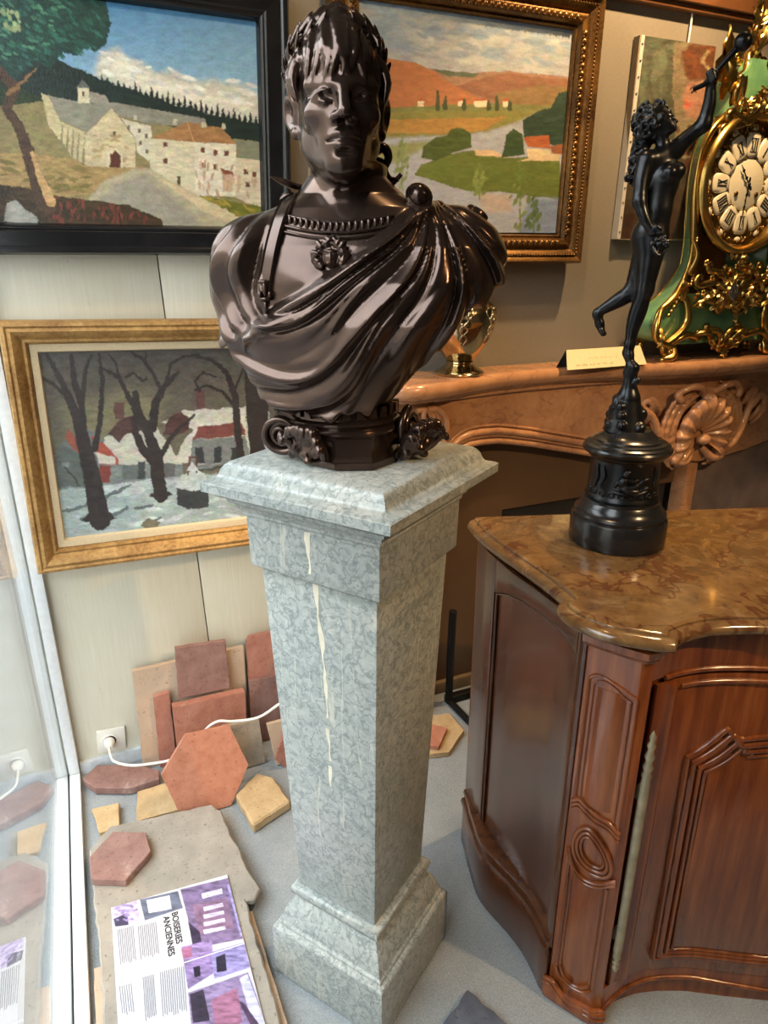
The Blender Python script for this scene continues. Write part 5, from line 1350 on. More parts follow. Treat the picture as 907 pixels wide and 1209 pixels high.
# ---------------------------------------------------------------- gilt vase, card
def goldmat(name, c, rough, var=.25):
    m = NT(name); v = m.obj(); a, _ = m.noise(v, 35, 4); d = tuple(x*(1-var) for x in c)
    return m.set(m.ramp(a, [(.3, d), (.7, c)]), rough, 1.0, .5)
M_GOLD = goldmat('bright_ormolu', (.66, .42, .12), .24)
M_VASEGILT = goldmat('pale_gilt_metal', (.66, .52, .31), .12)
SZ = 1.165
va = thing('gilt_vase', 'polished gilt metal vase with round foot on the mantel shelf behind the bust', 'vase', (1.098, 1.885, SZ))
MB().lathe([(.0985*k, z) for k, z in ()] or [(.070, 0), (.076, .002), (.078, .006), (.074, .011), (.062, .017), (.048, .026), (.042, .033), (.044, .037), (.041, .041)], 40).build('foot', M_VASEGILT, va, 40)
MB().lathe([(.040, .041), (.046, .048), (.066, .074), (.088, .108), (.102, .142), (.108, .170), (.106, .192), (.094, .212), (.074, .226), (.058, .234), (.054, .238)], 56).build('body', M_VASEGILT, va, 60)
MB().lathe([(.054, .238), (.060, .241), (.060, .246), (.052, .250), (.048, .268), (.054, .290), (.068, .300), (.064, .303), (.046, .288), (.042, .262), (.04, .240)], 48).build('neck', M_VASEGILT, va, 40)
rgv = random.Random(2)
def vr(a, z):
    r = float(np.interp(z, [.041, .074, .108, .142, .170, .192, .212, .226], [.041, .066, .088, .102, .108, .106, .094, .074])); return Vector((r*math.sin(R(a)), -r*math.cos(R(a)), z))
for a0 in (30, -25, 150):
    orn = MB()
    for k in range(9):
        z0 = .15+.006*k; orn.ball(vr(a0+rgv.uniform(-9, 9), z0+rgv.uniform(0, .02)), rgv.uniform(.004, .007), 7, 5)
    orn.tube([vr(a0+7*math.sin(i*.9), .10+.008*i) for i in range(12)], .0032, 6); orn.tube([vr(a0-7*math.sin(i*.9), .10+.008*i) for i in range(12)], .0026, 6)
    orn.tube([vr(a0+16*math.cos(t), .19+.016*math.sin(t)) for t in [i*.4 for i in range(16)]], .0026, 6)
    orn.build('chased_ornament', M_VASEGILT, va, 180)

M_CARD = plain('cream_card', srgb('#e2d2a4'), .8, 0, .04, 60, .02)
M_CARDBACK = plain('dark_card', (.02, .018, .015), .8)
M_INK = plain('brown_ink', srgb('#8a7a55'), .8)
ca = thing('folded_card', 'cream folded tent card with handwriting on the mantel shelf', 'card', (1.625, 1.838, SZ), (0, 0, R(0)))
cw, ch = .168, .060
MB().loft([[(-cw, -.030, 0), (-cw, -.0285, 0), (-cw+.012, .0002, ch), (-cw+.012, -.0012, ch)], [(cw, -.030, 0), (cw, -.0285, 0), (cw-.012, .0002, ch), (cw-.012, -.0012, ch)]]).build('front_leaf', M_CARD, ca)
MB().loft([[(-cw, .030, 0), (-cw, .0285, 0), (-cw+.012, .0004, ch), (-cw+.012, .0018, ch)], [(cw, .030, 0), (cw, .0285, 0), (cw-.012, .0004, ch), (cw-.012, .0018, ch)]]).build('back_leaf', M_CARDBACK, ca)
ink = MB(); rgi = random.Random(21)
def cpt(x, t): return Vector((x, -.0302+.030*t, ch*t+.0004))
for t0, x0, x1 in ((.80, -.10, .09), (.50, -.075, .045), (.18, -.13, .03)):
    x = x0
    while x < x1:
        wl = rgi.uniform(.012, .03); pts = []
        for i in range(int(wl/.0016)): pts.append(cpt(x+.0016*i, t0+rgi.uniform(-.05, .07)))
        if len(pts) > 2: ink.tube(pts, .0005, 4)
        x += wl+.006
ink.build('handwriting', M_INK, ca)

# ---------------------------------------------------------------- rococo bracket clock
def green_lacquer():
    m = NT('green_lacquer'); v = m.obj(); a, _ = m.noise(v, 9, 4); c = m.ramp(a, [(.3, srgb('#4f8463')), (.7, srgb('#7fae78'))]); return m.set(c, .22, 0, .5, .5, .1)
M_GREEN = green_lacquer()
M_ENAMEL = plain('cream_enamel', srgb('#efe6cb'), .2, 0, .03)
M_DIALGOLD = goldmat('chased_dial_gold', (.34, .21, .07), .38, .45)
M_BLACKINK = plain('black_numerals', (.01, .01, .01), .4)
M_WALNUT = plain('brown_interior', srgb('#a87d4b'), .6)
ck = thing('mantel_clock', 'green lacquer and gilt rococo clock with cream numeral plaques standing on the mantel', 'clock', (2.145, 1.90, SZ+.001))
cont = [(-.235, .055), (-.285, .075), (-.305, .105), (-.312, .130), (-.300, .170), (-.262, .196), (-.230, .225), (-.205, .280), (-.190, .340), (-.190, .400), (-.200, .470), (-.212, .540), (-.216, .600), (-.208, .665), (-.180, .722), (-.130, .765), (-.085, .790), (-.070, .820), (-.070, .850), (-.080, .880)]
cl = smooth_path(cont, 4); contour = cl+[(-x, z) for x, z in cl][::-1]
YF, YB = -.060, .055
def bx(x, z): return x*float(np.interp(z, [.14, .22, .32, .72, .85], [1.0, .80, .56, .58, .80]))
def slabxz(poly, y0, y1):
    return MB().prism([(x, -z) for x, z in poly], 0, 1, Matrix.Translation((0, y0, 0)) @ Matrix(((1, 0, 0, 0), (0, 0, y1-y0, 0), (0, -1, 0, 0), (0, 0, 0, 1))))
# case: sides as a ribbon so that the front is open below the dial
cs = MB(); ring = []
for x, z in contour: ring.append([(x, YF, z), (bx(x, z), YB, z), (bx(x, z)*.94, YB, z*.995), (x*.94, YF, z*.995)])
cs.loft(ring, True, False); cs.build('case_sides', M_GREEN, ck, 50)
slabxz([(bx(x, z)*.97, z) for x, z in contour], YB-.006, YB-.002).build('back_board', M_WALNUT, ck)
low = [p for p in cl if p[1] < .235]; lowp = low+[(-x, z) for x, z in low][::-1]
slabxz(lowp, YF-.004, YF+.02).build('lower_panel', M_GREEN, ck)
upp = [p for p in cl if p[1] > .745]; uppp = upp+[(-x, z) for x, z in upp][::-1]
slabxz(uppp, YF-.004, YF+.02).build('upper_panel', M_GREEN, ck)
MB().tube([(x, YF-.004, z) for x, z in cl], [.011+.004*math.sin(i*.35) for i in range(len(cl))], 8).build('gilt_border', M_GOLD, ck, 60)
MB().tube([(-x, YF-.004, z) for x, z in cl], [.011+.004*math.sin(i*.35) for i in range(len(cl))], 8).build('gilt_border', M_GOLD, ck, 60)
for s_ in (-1, 1):
    MB().tube([(s_*abs(bx(x, z)), YB+.002, z) for x, z in cl], .005, 6).build('rear_border', M_GOLD, ck, 60)
DC = Vector((.0, YF-.012, .572))
RX = Matrix.Translation(DC) @ Matrix.Rotation(R(90), 4, 'X')
MB().lathe([(.184, .000), (.187, .012), (.193, .024), (.204, .034), (.216, .030), (.222, .016), (.214, .004), (.216, -.010), (.210, -.016), (.186, -.016)], 72, (0, 0, 0), True, RX).build('bezel', M_GOLD, ck, 50)
dial = MB().lathe([(.001, -.004), (.188, -.004), (.188, .002), (.001, .004)], 64, (0, 0, 0), True, RX).build('dial_plate', M_DIALGOLD, ck, 40)
def on_dial(a, r, up=.006): return DC+Vector((r*math.sin(R(a)), -up, r*math.cos(R(a))))
rose = MB(); rgd = random.Random(31)
for i in range(150):
    a = rgd.uniform(0, 360); r = rgd.choice((.152, .166, .088, .172)); p0 = on_dial(a, r, .006); t = rgd.uniform(0, 6.28)
    rose.tube([p0+Vector((.008*math.cos(t+k*.8)*(1-k*.12), -.001, .008*math.sin(t+k*.8)*(1-k*.12))) for k in range(5)], [.002, .0028, .0028, .002, .001], 5)
rose.build('dial_chasing', M_GOLD, dial, 180)['kind'] = 'stuff'
MB().lathe([(.001, .009), (.070, .008), (.079, .005), (.079, .0), (.001, .0)], 48, (0, 0, 0), True, RX).build('centre_enamel', M_ENAMEL, dial, 40)
nums = ['XII', 'I', 'II', 'III', 'IIII', 'V', 'VI', 'VII', 'VIII', 'IX', 'X', 'XI']
pq = []
for t in [i*math.pi/8 for i in range(16)]:
    c_, s_ = math.cos(t), math.sin(t); pq.append((.0295*math.copysign(abs(c_)**.6, c_)*(1+.18*s_), .038*math.copysign(abs(s_)**.6, s_)))
plaque = MB().loft([[(x*k, -h, z*k) for x, z in pq] for k, h in ((1, 0), (1, .003), (.93, .0055), (.6, .0068))]).mesh('plaque', 40)
oval = MB().ball((0, 0, 0), (.014, .005, .0095), 12, 8).mesh('oval', 180)
def numeral(txt):
    m = MB(); adv = {'I': .0088, 'V': .0150, 'X': .0150}; W_ = sum(adv[c] for c in txt); x = -W_/2; hh = .0200
    def bar(x0, z0, x1, z1, w):
        d = Vector((x1-x0, 0, z1-z0)).normalized(); n = Vector((d.z, 0, -d.x))*w
        a, b = Vector((x0, 0, z0)), Vector((x1, 0, z1))
        m.add([p+Vector((0, y_, 0)) for y_ in (0, -.0015) for p in (a-n, a+n, b+n, b-n)], [(0, 1, 2, 3), (7, 6, 5, 4), (0, 4, 5, 1), (1, 5, 6, 2), (2, 6, 7, 3), (3, 7, 4, 0)])
    for c in txt:
        w = adv[c]; xm = x+w/2
        if c == 'I': bar(xm, -hh, xm, hh, .0022)
        if c == 'V': bar(x+.002, hh, xm, -hh, .0019); bar(x+w-.002, hh, xm, -hh, .0008)
        if c == 'X': bar(x+.002, hh, x+w-.002, -hh, .0019); bar(x+w-.002, hh, x+.002, -hh, .0008)
        x += w
    bar(-W_/2, hh, W_/2, hh, .0005); bar(-W_/2, -hh, W_/2, -hh, .0005)
    return m
for i, t in enumerate(nums):
    a = 30*i
    p = link('numeral_plaque', plaque, M_ENAMEL, dial, on_dial(a, .118, .004), (0, R(a), 0))
    numeral(t).build('numeral', M_BLACKINK, p, None, (0, -.0066, 0))
    link('minute_plaque', oval, M_ENAMEL, dial, on_dial(a, .171, .004), (0, R(a), 0))
def hand(a, L, w):
    d = Vector((math.sin(R(a)), 0, math.cos(R(a)))); n = Vector((d.z, 0, -d.x)); m = MB(); c = DC+Vector((0, -.014, 0))
    prof = [(-.022, .6), (-.012, 1.4), (-.006, .5), (.25*L, .5), (.32*L, 1.7), (.40*L, .5), (.62*L, .5), (.70*L, 1.6), (.78*L, .5), (L, .1)]
    L_ = [c+d*t+n*w*k for t, k in prof]; R_ = [c+d*t-n*w*k for t, k in prof][::-1]; P_ = L_+R_; k = len(P_)
    m.add(P_+[p+Vector((0, -.002, 0)) for p in P_], [tuple(range(k)), tuple(range(k, 2*k))[::-1]]+[(i, (i+1) % k, k+(i+1) % k, k+i) for i in range(k)])
    return m
hand(-40, .074, .0042).build('hour_hand', M_BLACKINK, ck); hand(184, .100, .0030).build('minute_hand', M_BLACKINK, ck)
MB().ball(DC+Vector((0, -.016, 0)), (.007, .004, .007)).build('hand_boss', M_BLACKINK, ck, 180)
for a in (122, 238): MB().lathe([(.001, .010), (.006, .010), (.008, .008), (.008, .004)], 14, (0, 0, 0), True, Matrix.Translation(on_dial(a, .056, .004)-Vector((0, 0, 0))) @ Matrix.Rotation(R(90), 4, 'X')).build('winding_hole', M_DIALGOLD, dial, 40)
# rocaille ornament
def curl(m, p, q, bend, r, turns=1.0, n=12, y=0.):
    """C-scroll from p to q that rolls up at both ends"""
    p = Vector((p[0], y, p[1])); q = Vector((q[0], y, q[1])); d = q-p; nrm = Vector((d.z, 0, -d.x)); pts = []
    for i in range(n+1):
        t = i/n; pts.append(p+d*t+nrm*bend*math.sin(math.pi*t)+Vector((0, -.012*math.sin(math.pi*t), 0)))
    e = (pts[-1]-pts[-2]).normalized(); L = d.length*.16*turns; c = pts[-1]; ang = math.atan2(e.z, e.x); sg = -1 if bend > 0 else 1
    for k in range(1, 10): ang += sg*.62; c = c+Vector((math.cos(ang), -.02, math.sin(ang)))*L*(1-k*.085)*.55; pts.append(c)
    N = len(pts); m.tube(pts, [r*(.45+.75*math.sin(math.pi*min(1, (i+1.5)/N)**.8)) for i in range(N)], 7)
def leaf(m, p, a, L, w, y=0., lift=.02):
    d = Vector((math.cos(R(a)), 0, math.sin(R(a)))); n = Vector((-d.z, 0, d.x)); c = Vector((p[0], y, p[1])); rr = []
    for i in range(8):
        t = i/7; ww = w*math.sin(math.pi*min(1, t*.9+.1))**.8*(1+.35*math.sin(t*19)); h = -lift*math.sin(t*2.4)
        o = c+d*L*t+Vector((0, h, 0)); rr.append([o+n*ww, o+n*ww*.4+Vector((0, -.005, 0)), o+Vector((0, -.001, 0)), o-n*ww*.4+Vector((0, -.005, 0)), o-n*ww, o+Vector((0, .004, 0))])
    m.loft(rr)
yo = YF-.014
for s_ in (-1, 1):
    m = MB()                                                           # corner mount: foot and hip scroll
    curl(m, (s_*.215, .235), (s_*.262, .060), s_*.28, .014, 1.0, 12, yo); curl(m, (s_*.300, .185), (s_*.232, .052), s_*-.42, .010, .8, 12, yo-.004)
    curl(m, (s_*.245, .045), (s_*.120, .075), s_*.22, .011, .9, 12, yo)
    leaf(m, (s_*.22, .20), 70 if s_ > 0 else 110, .085, .016, yo-.008); leaf(m, (s_*.30, .12), -75 if s_ > 0 else -105, .07, .014, yo-.006)
    for k in range(8): m.ball((s_*(.205+.010*k), yo-.010, .255-.014*k), .0075, 8, 6)
    m.build('corner_mount', M_GOLD, ck, 60)
    f = MB(); f.ball((s_*.232, yo+.008, .030), (.020, .016, .024), 12, 8); curl(f, (s_*.225, .055), (s_*.262, .008), s_*.3, .012, 1.0, 12, yo); f.ball((s_*.250, yo+.004, .010), (.022, .018, .010), 10, 6)
    f.build('foot', M_GOLD, ck, 60)
    f = MB(); f.ball((s_*.270, YB-.02, .030), (.016, .016, .030), 10, 8); f.ball((s_*.275, YB-.02, .010), (.020, .016, .010), 10, 6); f.tube([(s_*.290, YB-.01, .05), (s_*.316, YB-.005, .09), (s_*.318, YB-.005, .14), (s_*.30, YB-.005, .18)], [.008, .012, .010, .006], 7)
    f.build('rear_foot', M_GOLD, ck, 60)
    m = MB()                                                           # beaded side garland beside the door
    for k in range(15): m.ball((s_*(.182-.004*math.sin(k*.4)), yo, .255+.0105*k), (.006, .006, .0065), 7, 5)
    curl(m, (s_*.205, .40), (s_*.196, .30), s_*.15, .008, .8, 10, yo); m.build('side_garland', M_GOLD, ck, 60)
m = MB()                                                               # apron
for s_ in (-1, 1):
    curl(m, (s_*.005, .040), (s_*.075, .100), s_*-.30, .011, .9, 12, yo); curl(m, (s_*.13, .085), (s_*.055, .065), s_*.26, .010, .8, 12, yo-.003); leaf(m, (s_*.03, .035), 35 if s_ > 0 else 145, .07, .015, yo-.006)
    leaf(m, (s_*.01, .03), 70 if s_ > 0 else 110, .05, .012, yo-.008)
m.ball((0, yo-.004, .038), (.022, .014, .020), 10, 8); leaf(m, (0, .045), -90, .045, .020, yo-.008); m.build('apron_mount', M_GOLD, ck, 60)
m = MB(); rgm = random.Random(14)                                      # flowers and rockwork in the door below the dial
for s_ in (-1, 1):
    curl(m, (s_*.020, .170), (s_*.150, .250), s_*-.34, .013, 1.0, 12, yo-.006); curl(m, (s_*.03, .215), (s_*.120, .300), s_*-.25, .010, .9, 12, yo-.010); curl(m, (s_*.165, .185), (s_*.05, .165), s_*.25, .011, .9, 12, yo-.006)
for k in range(90):
    x = rgm.gauss(0, .07); z = rgm.uniform(.165, .350-abs(x)*.6); leaf(m, (x, z), rgm.uniform(0, 360), rgm.uniform(.03, .06), rgm.uniform(.007, .013), yo-rgm.uniform(.0, .02), .014)
for k in range(22):
    x = rgm.gauss(0, .075); z = rgm.uniform(.18, .33)
    for j in range(5): m.ball((x+.008*math.cos(j*1.26), yo-.016, z+.008*math.sin(j*1.26)), .0055, 7, 5)
m.build('door_bouquet', M_GOLD, ck, 60)
m = MB()
for k in range(7): m.tube([(.0+.028*math.sin(R(-48+16*k))*t*1.6, yo-.028+.01*t, .20+.05*t*math.cos(R(-48+16*k))*1.3) for t in (0, .4, .75, 1)], [.003, .006, .007, .004], 6)
m.build('silver_shell', plain('silvered_metal', (.62, .62, .60), .2, 1.0), ck, 60)
m = MB()                                                               # foliage over the dial
for s_ in (-1, 1):
    curl(m, (s_*.01, .800), (s_*.125, .775), s_*.30, .013, 1.0, 12, yo-.01); curl(m, (s_*.03, .82), (s_*.15, .735), s_*.22, .010, .9, 12, yo-.008); curl(m, (s_*.115, .80), (s_*.10, .865), s_*.30, .009, .9, 10, yo-.004)
for k in range(80):
    x = rgm.gauss(0, .06); z = .775+rgm.uniform(0, .055)-abs(x)*.25; leaf(m, (x, z), rgm.uniform(20, 160), rgm.uniform(.03, .055), rgm.uniform(.007, .012), yo-rgm.uniform(.004, .022), .014)
m.build('crest_foliage', M_GOLD, ck, 60)
m = MB()                                                               # finial: plinth, sweeping acanthus and flame
for s_ in (-1, 1):
    curl(m, (s_*.115, .875), (s_*.060, .935), s_*.35, .012, 1.0, 12, -.01); curl(m, (s_*.10, .89), (s_*.02, .955), s_*-.30, .012, .8, 12, -.02)
    leaf(m, (s_*.12, .82), 80 if s_ > 0 else 100, .20, .026, -.03, .03); leaf(m, (s_*.17, .84), 100 if s_ > 0 else 80, .17, .022, -.02, .03); leaf(m, (s_*.10, .80), 60 if s_ > 0 else 120, .13, .022, -.055, .03); leaf(m, (s_*.06, .92), 60 if s_ > 0 else 120, .08, .014, -.03, .02)
    leaf(m, (s_*.165, .80), 100 if s_ > 0 else 80, .14, .012, .0, .02)
for k in range(9): leaf(m, (.012*math.sin(k*2.1), .955+.014*k), 60+60*math.sin(k*1.7)+15, .085-.004*k, .014, -.02-.01*math.cos(k*2.2), .02)
m.tube(smooth_path([(0, -.02, .90), (.006, -.02, .96), (-.008, -.02, 1.02), (.010, -.02, 1.08), (0, -.02, 1.13)], 4), [.016]*6+[.014]*4+[.010, .008, .007, .006, .005, .004, .003], 8)
m.build('finial', M_GOLD, ck, 60)
cp = MB().loft([[(-w, YF+.01, z), (w, YF+.01, z), (w, YB-.02, z), (-w, YB-.02, z)] for w, z in ((.080, .878), (.080, .884), (.068, .892), (.048, .905), (.034, .925), (.034, .940))]); cp.build('cap_block', M_GREEN, ck, 40)
for ch in ck.children:
    if ch.data and min(v.co.z for v in ch.data.vertices)+ch.location.z < .0005: shift_mesh(ch.data, lambda c: Vector((c.x, c.y, max(c.z, .0005))))
# ---------------------------------------------------------------- old terracotta and stone tiles in the window corner
def terracotta(name, c0, c1, lime=.2, sc=22):
    m = NT(name); v = m.obj(); a, _ = m.noise(v, sc, 5, .6); b, _ = m.noise(v, 130, 3); d, _ = m.noise(m.distort(v, 20, .05), 9, 5, .65)
    c = m.ramp(a, [(.3, c0), (.7, c1)]); c = m.mix(m.ramp(b, [(.62, (0, 0, 0)), (.70, (.7, .7, .7))]), c, tuple(x*.45 for x in c0))
    c = m.mix(m.ramp(d, [(.60, (0, 0, 0)), (.70, (lime, lime, lime))]), c, srgb('#cfc4b6'))
    return m.set(c, .75, 0, .3, bump=a, bstr=.35, bdist=.003)
M_T = {'purple': terracotta('purple_terracotta', srgb('#7b5a52'), srgb('#937168'), .15), 'red': terracotta('red_terracotta', srgb('#96604f'), srgb('#ab7a69'), .35),
       'orange': terracotta('orange_terracotta', srgb('#a3674f'), srgb('#b87f66'), .35, 30), 'beige': terracotta('beige_terracotta', srgb('#b59a82'), srgb('#c2aa92'), .12, 8),
       'tan': terracotta('tan_terracotta', srgb('#ab9068'), srgb('#c0a47c'), .2), 'grey': terracotta('grey_tile', srgb('#8d8274'), srgb('#a69a88'), .1),
       'stone': terracotta('grey_limestone', srgb('#857f76'), srgb('#9f978b'), .1, 12), 'slate': terracotta('dark_slate', srgb('#3f434d'), srgb('#5a5e69'), .12, 16), 'mauve': terracotta('mauve_terracotta', srgb('#7c5c55'), srgb('#94736a'), .35), 'limed': terracotta('limed_terracotta', srgb('#96604f'), srgb('#ab7a69'), .95)}
def rough_edge(P, seed, amp, step=.02):
    rg = random.Random(seed); out = []
    for a, b in zip(P, P[1:]+P[:1]):
        a, b = Vector(a), Vector(b); n = max(1, int((b-a).length/step)); side = Vector((b.y-a.y, a.x-b.x, 0))
        e = (b-a).normalized()
        for i in range(n):
            p = a.lerp(b, i/n)
            if i: p = p+Vector((rg.uniform(-amp, amp), rg.uniform(-amp, amp), rg.uniform(-amp, amp)))
            out.append(p)
    return out
def tile(name, label, pts, thick, mat, seed=1, amp=.0015, up=None, bevel=.002, group=None, drop=0.):
    """pts: outline of the visible face; the tile's thickness lies behind or under it"""
    P = [Vector(p) for p in pts]
    P = rough_edge(P, seed, amp)
    n = Vector((0, 0, 0))
    for a, b in zip(P, P[1:]+P[:1]): n += a.cross(b)
    n.normalize()
    if up is None: up = Vector((0, -.3, 1))
    if n.dot(up) < 0: n = -n
    c = sum(P, Vector())/len(P)
    P = [p-n*n.dot(p-c) for p in P]
    loc = Vector((c.x, c.y, min(min(p.z for p in P), min((p-n*thick).z for p in P))))
    m = MB(); m.loft([[p-n*thick-loc for p in P], [p-loc for p in P]])
    o = m.build(name, M_T[mat], None, 30, loc, bevel=bevel, seg=1)
    return tag(o, label, 'tile', group)
F = Vector((0, -1, .2))
tile('terracotta_panel', 'large beige square tile leaning on the cream wall behind the others', [(.0265, 1.961, .3147), (.372, 1.9612, .3172), (.362, 1.9316, FZ+.003), (.0175, 1.9324, FZ+.003)], .018, 'beige', 1, .0008, F)
tile('square_tile', 'small purple brown square tile standing on the red slab against the wall', [(.157, 1.926, .385), (.3112, 1.926, .373), (.3073, 1.913, .206), (.1483, 1.913, .211)], .016, 'purple', 2, .0018, F)
tile('terracotta_slab', 'thick red terracotta slab carrying the small purple square tile', [(.1263, 1.885, .204), (.3497, 1.885, .198), (.342, 1.868, FZ+.006), (.122, 1.868, FZ+.006)], .030, 'red', 3, .001, F, .004)
tile('lime_stained_tile', 'narrow pinkish tile with white lime stains left of the red slab', [(.0764, 1.925, .2305), (.1229, 1.925, .2355), (.118, 1.915, FZ+.004), (.0668, 1.915, FZ+.004)], .016, 'limed', 4, .001, F)
tile('rounded_tile', 'glossy red tile with rounded corner leaning on the wall beside the pedestal', [(.3796, 1.945, .3433), (.3871, 1.946, .3584), (.4724, 1.946, .3592), (.4752, 1.93, .205), (.3755, 1.93, .212)], .014, 'red', 5, .001, F)
tile('square_tile', 'dark red tile leaning below the glossy rounded one', [(.3717, 1.915, .213), (.4749, 1.915, .2087), (.4673, 1.905, FZ+.004), (.3616, 1.905, FZ+.004)], .016, 'purple', 6, .001, F)
tile('square_tile', 'dull grey beige tile leaning behind the orange hexagon', [(.2596, 1.8318, .129), (.3772, 1.8299, .1196), (.3802, 1.800, FZ+.004), (.2616, 1.800, FZ+.004)], .014, 'grey', 7, .001, F)
tile('hexagonal_tile', 'big orange red hexagonal tile propped up in the middle of the pile', [(.1412, 1.7407, .2006), (.269, 1.7385, .196), (.3068, 1.6953, .0723), (.2393, 1.6591, FZ+.004), (.0987, 1.6594, FZ+.004), (.0597, 1.7087, .1098)], .018, 'orange', 8, .0008, Vector((0, -1, .5)))
tile('broken_tile', 'pale pink broken tile at the left flank of the pedestal', [(.3925, 1.790, .1259), (.4454, 1.790, .1261), (.466, 1.770, FZ+.004), (.4112, 1.770, FZ+.004)], .014, 'beige', 9, .001, F)
tile('broken_tile', 'small pointed red tile fragment in front of the pale pink one', [(.4396, 1.768, .0958), (.463, 1.76, .0239), (.459, 1.752, FZ+.004), (.43, 1.752, FZ+.004), (.4026, 1.758, .0124)], .012, 'red', 10, .001, F)
tile('chipped_block', 'chunky tan block with chipped front lying beside the pedestal', [(.2557, 1.664, .005), (.3365, 1.7304, .005), (.3796, 1.6908, .005), (.3988, 1.5742, .005), (.2757, 1.5267, .005)], .033, 'tan', 11, .002, None, .005)
tile('hexagonal_tile', 'flat purple brown hexagonal tile lying under the wall socket', [(-.1586, 1.930, .0), (-.1165, 1.975, .0), (-.004, 1.9291, .0), (.0614, 1.8716, .0), (.0567, 1.8328, .0), (-.0326, 1.8291, .0), (-.1264, 1.8708, .0)], .026, 'mauve', 12, .002, None, .004)
tile('tile_fragment', 'small tan wedge shaped fragment near the window frame', [(-.1402, 1.7951, -.01), (-.0633, 1.7901, -.01), (-.0686, 1.70, -.01), (-.0746, 1.690, -.01), (-.1233, 1.690, -.01)], .016, 'tan', 13, .002)
tile('square_tile', 'flat dusty beige tile lying between slab and purple hexagon', [(-.01, 1.8157, -.012), (.0726, 1.8185, -.012), (.0925, 1.700, -.012), (.0896, 1.690, -.012), (-.0248, 1.695, -.012)], .014, 'tan', 14, .0015)
tile('stone_slab', 'large rough grey stone slab under the open magazine', [(-.1499, 1.6119, .015), (-.0927, 1.6763, .015), (.1828, 1.6441, .015), (.2045, 1.6058, .015), (.2082, 1.5094, .015), (.2228, 1.4398, .015), (.2245, 1.3795, .015), (.2412, 1.3049, .015), (.2179, 1.2806, .015), (.1993, 1.2882, .015), (.1977, .8804, .015), (-.1391, .88, .015), (-.1392, 1.2977, .015), (-.145, 1.4206, .015)], .020, 'stone', 15, .003, None, .004)
tile('square_tile', 'tan terracotta tile jutting out beneath the grey stone slab', [(-.154, 1.27, -.0062), (.209, 1.27, -.0062), (.214, .86, -.0062), (-.158, .86, -.0062)], .022, 'beige', 16, .001)
tile('hexagonal_tile', 'dark pink hexagonal tile lying on the corner of the stone slab', [(-.1480, 1.5605, .038), (-.0853, 1.6269, .038), (-.0034, 1.5872, .038), (.0021, 1.516, .038), (-.0667, 1.4458, .038), (-.1461, 1.4866, .038)], .0215, 'mauve', 17, .001)
tile('slate_slab', 'dark slate piece on the carpet in front of the pedestal', [(.4417, .8842-.075, -.01), (.5968, .8877, -.01), (.6357, .7881, -.01), (.5297, .6675, -.01), (.3917, .7256, -.01)], .018, 'slate', 18, .003)
tile('hexagonal_tile', 'sandy hexagonal tile on the floor behind the pedestal', [(.9554, 1.7819, -.01), (1.0391, 1.766, -.01), (1.04, 1.662, -.01), (.9378, 1.5852, -.01), (.8783, 1.6027, -.01), (.8514, 1.6601, -.01)], .018, 'tan', 19, .001)
tile('tile_fragment', 'brown tile piece lying on the sandy hexagon behind the pedestal', [(.9225, 1.7386, .008), (.9811, 1.6731, .008), (.9099, 1.6033, .008), (.8731, 1.633, .008)], .0165, 'orange', 20, .002)
# black iron fender pieces by the hearth
M_IRON = plain('black_iron', (.012, .011, .010), .5, .6)
gr = thing('iron_stand', 'black iron stand with sprawling feet in front of the hearth', 'iron stand', (1.10, 1.755, FZ))
MB().tube([(-.02, .09, .012), (-.012, -.10, .012), (-.005, -.19, .012)], .012, 6).build('foot', M_IRON, gr)
MB().tube([(.07, .10, .012), (.075, .0, .012), (.080, -.06, .012)], .008, 6).build('foot', M_IRON, gr)
MB().tube([(-.02, .085, .02), (-.030, .07, .20), (-.035, .055, .40)], .014, 8).build('upright', M_IRON, gr)
MB().box((-.03, .075, .0), (.10, .105, .03)).build('crossbar', M_IRON, gr, bevel=.004)
MB().box((-.050, -.24, .0), (-.012, -.185, .030)).build('block', M_IRON, gr, bevel=.004)

# ---------------------------------------------------------------- open magazine
M_PAPER = plain('magazine_paper', srgb('#e8e8ec'), .4, 0, .02)
mag = thing('magazine', 'open magazine with purple interior photos lying on the stone slab', 'magazine', (.03, 1.15, .015))
ZM = .0205
mc = [(-.1062, 1.3951, ZM), (.1717, 1.3760, ZM), (.1650, .900, ZM), (-.1140, .9170, ZM)]
P = Paint(mc, 230, 330); P.C[:] = np.array(srgb('#c3c4cb')); P.wob(.25, .2)
def ph(pts, c, v=.3): P.poly(pts, c, v, .5)
ph([(132, 1068), (161, 1061), (166, 1087), (136, 1094)], '#b6a9cf'); ph([(134, 1085), (150, 1078), (152, 1092), (136, 1094)], '#3d3550'); P.dabs([(135, 1070), (160, 1064), (163, 1085), (138, 1090)], 20, '#8878a8', 3, 2, 1)
ph([(165, 1062), (210, 1052), (216, 1072), (171, 1087)], '#5f6478'); ph([(173, 1063), (200, 1057), (203, 1073), (176, 1078)], '#d3d2da')
ph([(213, 1050), (272, 1036), (294, 1107), (228, 1120), (222, 1085)], '#76668a', .35); ph([(227, 1068), (268, 1060), (276, 1095), (236, 1104)], '#7f6480')
for k in range(4): ph([(240, 1071+9*k), (263+k, 1066+9*k), (264+k, 1070+9*k), (241, 1076+9*k)], '#cfc4e4')
ph([(238, 1055), (262, 1049), (263, 1055), (239, 1061)], '#d2cbe6'); ph([(222, 1088), (236, 1100), (238, 1112), (228, 1118)], '#3a3048'); ph([(268, 1045), (274, 1040), (292, 1100), (284, 1106)], '#9a92c4')
